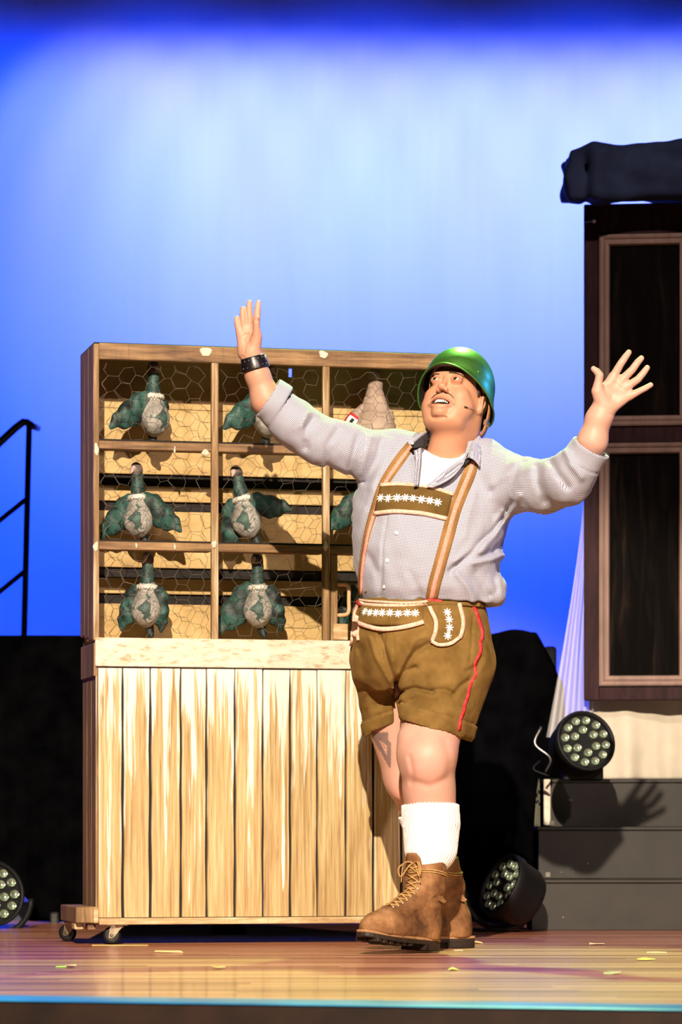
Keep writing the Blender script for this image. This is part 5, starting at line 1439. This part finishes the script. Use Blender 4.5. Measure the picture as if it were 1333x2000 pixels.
def strip_raw(nm, pl, wd, bv, mat, off, th, m=3, step=5.0):
    v, q = sheet_np(strip_grid(pl, wd, m, step), bv, off, th); return mesh_np(nm, v, q, mat, None, True)
tstrip('bib_trim', [(745, 949), (790, 947.5), (840, 953), (886, 967)], 6, bvh_sh, M_PNK, bib, .0045, .004)
tstrip('bib_trim', [(732, 1003), (770, 1000), (820, 1003), (873, 1014)], 7, bvh_sh, M_PNK, bib, .0045, .004)
def flower(px, py, R, bv, par_, rot=0, off=.0075):
    l_, n_ = hit(bv, px, py); x = Vector((1, 0, 0)); x = (x-n_*x.dot(n_)).normalized(); y = n_.cross(x); V, Q = [], []
    r = R*9.4/F; c = l_+n_*off; V.append(c+n_*.0012)
    for k in range(8):
        a = rot+2*math.pi*k/8
        for (rr, da) in ((.30, -.40), (.72, -.19), (1.0, 0), (.72, .19)): V.append(c+(x*math.cos(a+da)+y*math.sin(a+da))*r*rr)
    for k in range(8):
        b = 1+k*4; nb = 1+((k+1) % 8)*4; Q += [(0, b, b+1), (0, b+1, b+2), (0, b+2, b+3), (0, b+3, nb)]
    o = mesh_np('embroidered_flower', V, Q, M_EMB, None, False); md = o.modifiers.new('s', 'SOLIDIFY'); md.thickness = .0012; sub(o, par_); return o
for i, (x, y) in enumerate(((746, 974), (761, 974.5), (777, 973.5), (793, 974), (808, 975), (824, 977), (840, 979.5), (855, 982.5))): flower(x, y, 9.2, bvh_sh, bib, .2)
tstrip('embroidered_stem', [(750, 971.5), (790, 972), (825, 974), (852, 979)], .9, bvh_sh, M_EMB, bib, .0075, .0008); tstrip('embroidered_stem', [(750, 977), (790, 976.5), (825, 979.5), (852, 985)], .9, bvh_sh, M_EMB, bib, .0075, .0008)

# ------------------------------------------------------------------ corduroy shorts
so = S()
so.u(loft(rowsL([(1172, 703, 944, 9.51, .165), (1200, 690, 953, 9.51, .18), (1240, 687, 960, 9.51, .185), (1290, 688, 962, 9.51, .18), (1330, 695, 955, 9.51, .15), (1352, 720, 930, 9.51, .12)], 9.51, .18), 2.2, .02))
so.u(chain([Pn(876, 1290, 9.46), Pn(856, 1370, 9.43), Pn(844, 1412, 9.405)], [.128, .112, .102]), .03)
so.u(chain([Pn(752, 1290, 9.57), Pn(754, 1370, 9.585), Pn(752, 1415, 9.59)], [.100, .082, .0645]), .03)
so.u(rc(Pn(905, 1300, 9.47), Pn(885, 1425, 9.45), .085, .060), .03)
# hems: cut each leg on its slant and add the turn-up
HFc, HFn = Pn(840, 1424, 9.41), np.array([-.20, .25, -1.0]); HFn /= np.linalg.norm(HFn)
HBc, HBn = Pn(744, 1429, 9.59), np.array([.28, .10, -1.0]); HBn /= np.linalg.norm(HBn)
HFn = np.array([.0, .0, 0]); HFn = np.cross(Pn(905, 1442, 9.41)-Pn(777, 1405, 9.41), np.array([0, 1, 0])); HFn /= np.linalg.norm(HFn); HFn = HFn*(-1 if HFn[2] > 0 else 1)
HFc = (Pn(905, 1442, 9.41)+Pn(777, 1405, 9.41))/2
HBn = np.cross(Pn(776, 1415, 9.58)-Pn(708, 1440, 9.58), np.array([0, 1, 0])); HBn /= np.linalg.norm(HBn); HBn = HBn*(-1 if HBn[2] > 0 else 1)
HBc = (Pn(776, 1415, 9.58)+Pn(708, 1440, 9.58))/2
def half_cut(c, nn, sel):
    pl = plane(c, nn)
    return lambda p: np.maximum(-pl(p), sel(p))
xm = P(777, 1400, 9.45).x
selF = lambda p: np.where((p[:, 0] > xm-.02) & (p[:, 1] < 9.80), -1.0, 1.0).astype(np.float32)*.03 if False else -(p[:, 0]-(xm-.004))
so.sub(half_cut(HFc, HFn, lambda p: (xm-.002)-p[:, 0])); so.sub(half_cut(HBc, HBn, lambda p: p[:, 0]-(xm-.002)))
def tcuff(c, nn, hgt, grow, sel):
    base = S(); base.ops = [o_ for o_ in so.ops if o_[0] == 'u']
    pl = plane(c, nn)
    return lambda p: np.maximum(np.maximum(base(p)-grow, np.abs(pl(p)+hgt/2)-hgt/2), sel(p))
cfF = tcuff(HFc, HFn, .046, .0065, lambda p: (xm-.004)-p[:, 0]); cfB = tcuff(HBc, HBn, .040, .006, lambda p: p[:, 0]-(xm+.0005))
so.u(cfF, .001); so.u(cfB, .001)
so.sub(rc(Pn(753, 1400, 9.588), Pn(752, 1470, 9.59), .050, .057), .002); so.sub(rc(Pn(850, 1390, 9.415), Pn(844, 1460, 9.405), .080, .089), .002)
so_f = wgroove([
    ([(742, 1238), (756, 1285), (768, 1320), (777, 1345)], .006, .008), ([(777, 1345), (774, 1372), (777, 1410)], .006, .011), ([(775, 1330), (766, 1345), (772, 1352)], .008, .006),
    ([(775, 1335), (800, 1290), (815, 1272), (840, 1258)], .009, .010), ([(790, 1270), (812, 1250), (828, 1246)], .006, -.004), ([(778, 1330), (795, 1310), (812, 1304)], .007, .008), ([(780, 1315), (795, 1283), (806, 1262)], .008, -.006),
    ([(778, 1352), (810, 1344), (845, 1353)], .006, .009), ([(845, 1349), (870, 1348), (885, 1356)], .006, .007), ([(780, 1365), (815, 1356), (850, 1362)], .008, -.005),
    ([(885, 1360), (900, 1340), (915, 1330)], .007, .007), ([(918, 1330), (935, 1300), (940, 1285)], .009, .006), ([(912, 1312), (922, 1307), (930, 1300)], .006, .005),
    ([(925, 1205), (922, 1250), (918, 1295)], .0035, .003), ([(722, 1245), (735, 1285), (755, 1320), (772, 1348)], .006, -.004), ([(705, 1265), (712, 1310), (730, 1370)], .012, .004), ([(760, 1350), (740, 1375), (715, 1385)], .010, .004),
    ([(752, 1240), (753, 1290), (765, 1325)], .003, .003), ([(768, 1240), (771, 1300), (770, 1322)], .003, .002)], 9.36)
so.disp(lambda p: 1.25*so_f(p)*(p[:, 1] < 9.55)+.0034*noise(p, 10)+.0024*noise(p, 24)+.0010*noise(p, 50))
def hemline(c, nn, off, sel):
    pl = plane(c, nn); return lambda p: .0030*np.exp(-((pl(p)+off)/.0024)**2)*sel(p)
so.disp(hemline(HFc, HFn, .048, lambda p: p[:, 0] > xm)); so.disp(hemline(HBc, HBn, .042, lambda p: p[:, 0] < xm)); so.disp(hemline(HFc, HFn, .004, lambda p: p[:, 0] > xm)); so.disp(hemline(HBc, HBn, .004, lambda p: p[:, 0] < xm))
V, Q = polygonise(so, (P(670, 1470, 9.5).x, 9.22, P(0, 1470, 9.4).z), (P(985, 1160, 9.5).x, 9.76, P(0, 1160, 9.5).z), .0040)
V = relax(V, Q, 1, .5)
shorts = mesh_np('shorts', V, Q, M_COR, man, True, True, 'tan corduroy lederhosen shorts with turned-up hems'); bvh_so = bvh_of(V, Q)
# front flap with flowers, trims, buttons
v, q = sheet_np(quad_grid((708, 1183), (826, 1181), (828, 1216), (703, 1217), sag=5), bvh_so, .003, .004); flap = mesh_np('front_flap', v, q, M_COR, man, True, True)
tstrip('flap_trim', [(702, 1216), (720, 1223), (750, 1229), (785, 1226), (812, 1220), (828, 1215)], 8, bvh_so, M_PNK, flap, .004, .005)
tstrip('flap_trim', [(706, 1181), (740, 1184), (790, 1184), (832, 1181)], 5, bvh_so, M_PNK, flap, .004, .005)
for x, y in ((716, 1196), (726, 1198), (737, 1198), (749, 1197), (764, 1197.5), (779, 1199), (797, 1198), (812, 1198)): flower(x, y, 8.6, bvh_so, flap, .15)
tstrip('embroidered_stem', [(718, 1195), (760, 1195.5), (812, 1196)], .9, bvh_so, M_EMB, flap, .0075, .0008); tstrip('embroidered_stem', [(718, 1200), (760, 1201), (812, 1201)], .9, bvh_so, M_EMB, flap, .0075, .0008)
M_HORN = simple('horn_button', (.10, .06, .03), .35, 0, .5)
button(706, 1210, .0080, bvh_so, M_HORN, 'flap_button'); button(712, 1186, .0070, bvh_so, M_HORN, 'flap_button')
# pocket flap with pink edge
pg = []
Lf = [(836, 1180), (843, 1195), (851, 1213), (850, 1235), (845, 1252)]; Rf = [(895, 1180), (898, 1195), (902, 1215), (900, 1235), (895, 1248)]
Lq, Rq = spline(Lf, 6), spline(Rf, 6); kk = min(len(Lq), len(Rq))
for i in range(kk):
    a = Lq[int(i*(len(Lq)-1)/(kk-1))]; b = Rq[int(i*(len(Rq)-1)/(kk-1))]; bow = 9*max(0, (i/(kk-1)-.6)/.4)
    pg.append([(a[0]+(b[0]-a[0])*u/9, a[1]+(b[1]-a[1])*u/9+bow*math.sin(math.pi*u/9)) for u in range(10)])
v, q = sheet_np(pg, bvh_so, .003, .0045); pk_ = mesh_np('pocket_flap', v, q, M_COR, man, True, True)
tstrip('flap_trim', [(836, 1180), (843, 1195), (851, 1213), (850, 1235), (844, 1252)], 7.5, bvh_so, M_PNK, pk_, .006, .004)
tstrip('flap_trim', [(844, 1252), (856, 1259), (868, 1260), (882, 1257), (897, 1246)], 6.5, bvh_so, M_PNK, pk_, .006, .004)
tstrip('flap_trim', [(895, 1180), (899, 1195), (903, 1215), (901, 1235), (897, 1247)], 7, bvh_so, M_PNK, pk_, .006, .004)
for x, y in ((873, 1197), (876, 1210.5), (877, 1226.5), (874, 1242.5)): flower(x, y, 9, bvh_so, pk_, .1, .0085)
tstrip('embroidered_stem', [(875, 1200), (876.5, 1220), (875, 1240)], 2, bvh_so, M_EMB, pk_, .0080, .0008)
# waistband, red seam braid, belt loops, side trim at viewer's left
strip('waistband', [(702, 1174), (740, 1177), (800, 1180), (860, 1179), (910, 1181), (944, 1184)], 7, bvh_so, M_COR, man, .004, .005, 4, 6)
rb = [(924, 1183), (931, 1196), (936, 1212), (941, 1228), (943, 1243), (938, 1254), (940, 1266), (936, 1280), (929, 1292), (928, 1304), (930, 1318), (923, 1330), (917, 1344), (914, 1360), (908, 1376), (906, 1390), (900, 1404), (897, 1426)]
strip('seam_braid', rb, [6]+[4.6]*(len(rb)-2)+[4.5], bvh_so, M_REDB, man, .002, .0012, 3, 4)
strip('seam_braid', [(701, 1176), (706, 1182), (712, 1178)], 4, bvh_so, M_REDB, man, .006, .003, 3, 3)
strip('seam_braid', [(829, 1176), (845, 1174), (862, 1177)], 4, bvh_so, M_REDB, man, .008, .003, 3, 3)
strip('side_trim', [(702, 1180), (693, 1198), (689, 1225), (688, 1262)], [4, 4, 4, 2.5], bvh_so, M_PNK, man, .003, .003, 3, 4)
strip('waist_cord', [(700, 1172), (720, 1176), (760, 1179), (800, 1180), (835, 1177)], 3.5, bvh_so, M_PNK, man, .009, .003, 3, 5)
for x in (836, 930): strip('belt_loop', [(x, 1172), (x+3, 1186)], 8, bvh_so, M_COR, man, .008, .003, 3, 4)

# ------------------------------------------------------------------ wrist band
M_BAND = simple('band_black', (.010, .007, .009), .30, 0, .5, .3); M_STUD = simple('stud_steel', (.55, .52, .50), .3, .9)
wc = Pn(496, 709, Yl+.006); wd_ = Pn(492, 692, Yl+.002)-Pn(499, 728, Yl+.010); wd_ /= np.linalg.norm(wd_)
wd_ = np.array([-.26, -.12, .96]); wd_ /= np.linalg.norm(wd_)
ax_ = Vector(wd_); ex_ = Vector((1, 0, 0)); ex_ = (ex_-ax_*ex_.dot(ax_)).normalized(); ey_ = ax_.cross(ex_)
V, Q = [], []; k = 48; prof = [(.0, -.0185), (.0028, -.0185), (.0034, -.016), (.0034, .016), (.0028, .0185), (.0, .0185)]
for i in range(k):
    a = 2*math.pi*i/k
    for (dr, h) in prof:
        R = .0345+.0040*(-h/.0185)+dr; V.append(Vector(wc)+ex_*math.cos(a)*R+ey_*math.sin(a)*R*1.0+ax_*h)
for i in range(k):
    j = (i+1) % k
    for l in range(6): m = (l+1) % 6; Q.append((i*6+l, i*6+m, j*6+m, j*6+l))
wb = mesh_np('wristband', V, [x[::-1] for x in Q], M_BAND, man, True, True, 'black studded leather wristband')
for row in (-.010, .010):
    for i in range(6):
        a = -2.5+i*.40+(.2 if row > 0 else 0); R = .0345+.0040*(-row/.0185)+.0034; c = Vector(wc)+ex_*math.cos(a)*R+ey_*math.sin(a)*R+ax_*row
        bm = bmesh.new(); bmesh.ops.create_icosphere(bm, subdivisions=1, radius=.0016, matrix=Matrix.Translation(c)); o = bm_obj('stud', bm, M_STUD, None, True); sub(o, wb)
a = -.12; R = .0385; c = Vector(wc)+ex_*math.cos(a)*R+ey_*math.sin(a)*R
fr_ = [c+ax_*.019+ey_*-.004, c+ax_*.019+ey_*.012, c-ax_*.019+ey_*.012+ex_*.003, c-ax_*.019-ey_*.004+ex_*.003]
o = tube('band_buckle', fr_, .0014, M_STUD, None, 6, True); sub(o, wb)

# ------------------------------------------------------------------ ribbed socks
M_SOCK = simple('sock_white', (.86, .85, .84), .95, 0, .05, .04)
def sock(pts, rad, top_c, top_n, c_axis, nm, lo, hi, nrib=44):
    s = S().u(chain(pts, rad)); s.cut(plane(top_c, top_n)); a0, b0 = np.array(pts[0]), np.array(pts[-1])
    def rib(p):
        t = np.clip((p-a0.astype(np.float32))@((b0-a0)/((b0-a0)@(b0-a0))).astype(np.float32), 0, 1); c = a0.astype(np.float32)+t[:, None]*(b0-a0).astype(np.float32); q = p-c
        an = np.arctan2(q[:, 1], q[:, 0]); return .0016*np.cos(an*nrib)+.0020*noise(p, 18)
    s.disp(rib); V, Q = polygonise(s, lo, hi, .0030); return mesh_np(nm, relax(V, Q, 1, .3), Q, M_SOCK, man, True, True)
fpts = [Pn(841, 1560, Yf+.025), Pn(843, 1610, Yf+.03), Pn(842, 1655, Yf+.028), Pn(829, 1702, Yf+.012), Pn(826, 1765, Yf+.005)]
sock(fpts, [.0815, .0830, .0770, .0500, .040], Pn(841, 1573, Yf+.02), (-.02, .12, 1), None, 'sock', Pn(760, 1790, 9.2), Pn(930, 1540, 9.55))
bpts = [Pn(818, 1580, 9.665), Pn(836, 1630, 9.68), Pn(854, 1690, 9.725), Pn(862, 1730, 9.735), Pn(876, 1765, 9.74)]
sock(bpts, [.0630, .0660, .0530, .0420, .032], Pn(818, 1594, 9.66), (-.1, .1, 1), None, 'sock', Pn(750, 1790, 9.55), Pn(930, 1560, 9.85), 40)

# ------------------------------------------------------------------ lace-up boots
n = N('boot_suede'); v = n.coord('Object'); f = n.noise(v, 16, 5, .65); g2 = n.noise(v, 5, 3)
c = n.ramp(n.math('ADD', n.math('MULTIPLY', f, .6), n.math('MULTIPLY', g2, .4)), [(.37, (.075, .030, .012)), (.52, (.22, .10, .038)), (.68, (.40, .215, .095))])
n.set(c, .75, 0, .25); n.bump(n.noise(v, 90, 4, .7), .3, .002); M_BOOT = n.m
M_SOLE = simple('boot_sole', (.022, .014, .010), .55, 0, .4, .4, 40); M_WELT = simple('boot_welt', (.36, .19, .085), .6, 0, .3)
M_LACE = simple('boot_lace', (.42, .24, .085), .8, 0, .2, .3, 90); M_EYEL = simple('boot_eyelet', (.55, .42, .28), .35, .8)
def boot(org, ang, toe_up, sx, shaft_lean, hgt):
    Mb = Matrix.Translation(org) @ Matrix.Rotation(ang, 4, 'Z') @ Matrix.Rotation(-toe_up, 4, 'Y')
    root_ = bpy.data.objects.new('boot', None); link(root_, man); root_.matrix_parent_inverse = parent_inv(man); root_.matrix_world = Mb
    root_.location = Mb.to_translation(); root_.rotation_euler = Mb.to_euler(); root_.empty_display_size = .05
    lx, ly = shaft_lean
    b = S()
    b.u(ell((-.005, 0, .045), (.048, .043, .065)))
    b.u(rc((.01, 0, .042), (.15, 0, .040), .042, .047), .02)
    b.u(ell((.185, .002, .036), (.092, .054, .056)), .015)
    b.u(rc((.05, 0, .125), (.165, 0, .062), .040, .034), .03)
    b.u(rc((.012, 0, .09), (.010+lx*.5, ly*.5, .17), .048, .054), .03)
    b.u(rc((.010+lx*.5, ly*.5, .17), (.012+lx, ly, hgt), .056, .0605), .02)
    b.cut(lambda p: .020+.10*np.maximum(p[:, 0]-.17, 0)**1.5*2.2-p[:, 2])
    b.cut(plane((lx, ly, hgt-.012), (.28, 0, 1)))
    b.sub(rc((.010+lx*.9, ly*.9, hgt-.03), (.014+lx*1.2, ly*1.2, hgt+.06), .045, .051), .003)
    gg = groove([([(.135, .03), (.125, .07), (.10, .09)], .0022, .0018), ([(.10, .09), (.06, .10), (.045, .07), (.075, .05), (.10, .055)], .0020, .0016), ([(-.01, .10), (.015, .075), (.02, .02)], .0022, .0018), ([(.125, .07), (.15, .06), (.17, .02)], .002, .0014),
                 ([(-.05, .19), (.07, .195)], .0022, .0016), ([(-.02, .15), (.03, .135), (.06, .145)], .004, .003), ([(-.03, .12), (.02, .11), (.06, .12)], .006, -.003), ([(.15, .08), (.175, .088)], .004, .002)])
    b.disp(lambda p: gg(p)*(np.abs(p[:, 1]) > .012)+(.0030*noise(p, 22)+.0016*noise(p, 55))*np.clip((hgt-.02-p[:, 2])/.03, .2, 1))
    V, Q = polygonise(b, (-.085, -.10, -.01), (.30, .10, .31), .0034); V = relax(V, Q, 1, .5); bv = bvh_of(V, Q)
    mesh_np('upper', V, Q, M_BOOT, root_)
    # sole and welt
    def outline(grow, k=40):
        pts = []
        for i in range(k):
            a = 2*math.pi*i/k; cx, cy = math.cos(a), math.sin(a)
            x = .112+(.168+grow)*cx; wy = .040+.010*(1/(1+math.exp(-(x-.12)*40)))-.004*math.exp(-((x-.09)/.03)**2)
            pts.append((x, (wy+grow)*math.copysign(abs(cy)**.72, cy)))
        return pts
    lift = lambda x: .10*max(x-.17, 0)**1.5*2.2
    def slab(nm, grow, z0, z1, mat, x0=-1, x1=1):
        pts = [(min(max(x, x0), x1), y) for x, y in outline(grow)]; k = len(pts); V, Q = [], []
        for (g, z) in ((-.003, z0), (0, z0+.003), (0, z1-.002), (-.002, z1)):
            for x, y in pts: V.append((x*(1+g*2), y*(1+g*8), z+lift(x)))
        for l in range(3):
            for i in range(k): j = (i+1) % k; Q.append((l*k+i, l*k+j, (l+1)*k+j, (l+1)*k+i))
        Q += [tuple(range(k-1, -1, -1)), tuple(range(3*k, 4*k))]
        return mesh_np(nm, V, Q, mat, root_, False)
    slab('welt', .0045, .016, .0225, M_WELT); slab('sole', .0035, .004, .0165, M_SOLE); slab('heel', .003, -.012, .006, M_SOLE, -1, .040)
    parts = []
    for i in range(6):
        for s in (-1, 1):
            x = .10+i*.028; bmv = bm_box((x, min(s*.006, s*.040), -.004+lift(x)), (x+.017, max(s*.006, s*.040), .008+lift(x)), .001)
            parts.append(([tuple(vv_.co) for vv_ in bmv.verts], [tuple(vv_.index for vv_ in fc.verts) for fc in bmv.faces])); bmv.free()
    v_, q_ = merge(parts); mesh_np('tread', v_, q_, M_SOLE, root_, False)
    # laces over the tongue
    def on(t, y):
        c0 = Vector((.155-.085*t if t < .5 else .1125-.06*(t-.5)+lx*(t-.5)*1.4, y+ly*max(0, t-.4), .085+.16*t)); d = Vector((-.75, 0, -.66))
        o_ = c0-d*.12; l, nn, _, _ = bv.ray_cast(o_, d)
        if l is None: l, nn, _, _ = bv.find_nearest(c0)
        return l+nn*.003, nn
    rows = [on(i/9*.98, 0) for i in range(10)]; prev_pts = None
    lac = []
    for i in range(9):
        for s in (-1, 1):
            a, na = on(i/9*.98, s*.021); b_, nb_ = on((i+1)/9*.98, -s*.021); m_, nm_ = on((i+.5)/9*.98, 0)
            lac.append(tube_np([a, m_+nm_*(.003+.001*s), b_], .0023, 6))
            if True:
                V2, Q2 = lathe([(0, .001), (.002, .002), (.0042, .0022), (.0046, 0)], 10); M3 = na.to_track_quat('Z', 'Y').to_matrix()
                mesh_np('eyelet', [tuple(M3 @ Vector(x)+a-na*.002) for x in V2], Q2, M_EYEL, root_)
    tp, tn = on(.98, 0); r = random.Random(4)
    for s in (-1, 1):
        loop = [tp, tp+tn*.012+Vector((.0, s*.02, -.004)), tp+tn*.018+Vector((.012, s*.040, -.030)), tp+tn*.010+Vector((.010, s*.034, -.046)), tp+tn*.010+Vector((.004, s*.014, -.018)), tp+tn*.006]
        lac.append(tube_np(spline([tuple(x) for x in loop], .005), .0022, 6))
        tail = [tp+tn*.006, tp+tn*.014+Vector((.008, s*.026, -.012)), tp+tn*.010+Vector((.006, s*.035, -.062))]; lac.append(tube_np(spline([tuple(x) for x in tail], .005), .002, 6))
    ring = []
    for i in range(30):
        a = math.pi*2*i/30; c0 = Vector((lx*.85+.010, ly*.85, hgt-.045)); d = Vector((math.cos(a), math.sin(a), .06*math.sin(a*2)))
        l, nn, _, _ = bv.ray_cast(c0+d*.15, -d)
        if l is not None: ring.append(l+nn*.002)
    if len(ring) > 8: lac.append(tube_np(ring, .0022, 6, True)); lac.append(tube_np([x+Vector((0, 0, -.006)) for x in ring], .0022, 6, True))
    v_, q_ = merge(lac); mesh_np('laces', v_, q_, M_LACE, root_)
    # tongue and pull tabs
    Vt, Qt = [], []
    for i in range(10):
        t = i/9; z = hgt-.06+t*.062
        for j in range(9):
            y = (j/8-.5)*(.052-.02*max(0, t-.8)*5); x = .063+lx+.014*t+.010*t*t-(y/.04)**2*.010; Vt.append((x, y+ly, z))
    for i in range(9):
        for j in range(8): a = i*9+j; Qt.append((a, a+1, a+10, a+9))
    o = mesh_np('tongue', Vt, Qt, M_BOOT, root_); md = o.modifiers.new('s', 'SOLIDIFY'); md.thickness = .004
    for s in (-1, 1):
        l, nn, _, _ = bv.ray_cast(Vector((.0, s*.15, .135)), Vector((0, -s, 0)))
        if l is not None:
            q4 = [l+Vector((.016, -s*.002, .012)), l+Vector((-.008, -s*.002, .010)), l+Vector((-.020, s*.003, -.004)), l+Vector((-.010, s*.005, -.010)), l+Vector((.008, s*.001, -.004))]
            Vt = [x for x in q4]+[x+Vector((0, s*.005, 0)) for x in q4]; Qt = [(0, 1, 2, 3, 4), (9, 8, 7, 6, 5)]+[(i, i+5, (i+1) % 5+5, (i+1) % 5) for i in range(5)]
            mesh_np('ankle_tab', Vt, Qt, M_BOOT, root_, False)
    return root_
# toes point to viewer's left and a little towards us
bf = boot(Vector(P(828, 1856, 9.36)), math.radians(180+50), .085, 1, (-.006, .0), .258)
bb_ = boot(Vector(P(890, 1851, 9.74)), math.radians(180+16), .0, 1, (.044, .0), .258)
bf.location.z = .018; bb_.location.z = .0125
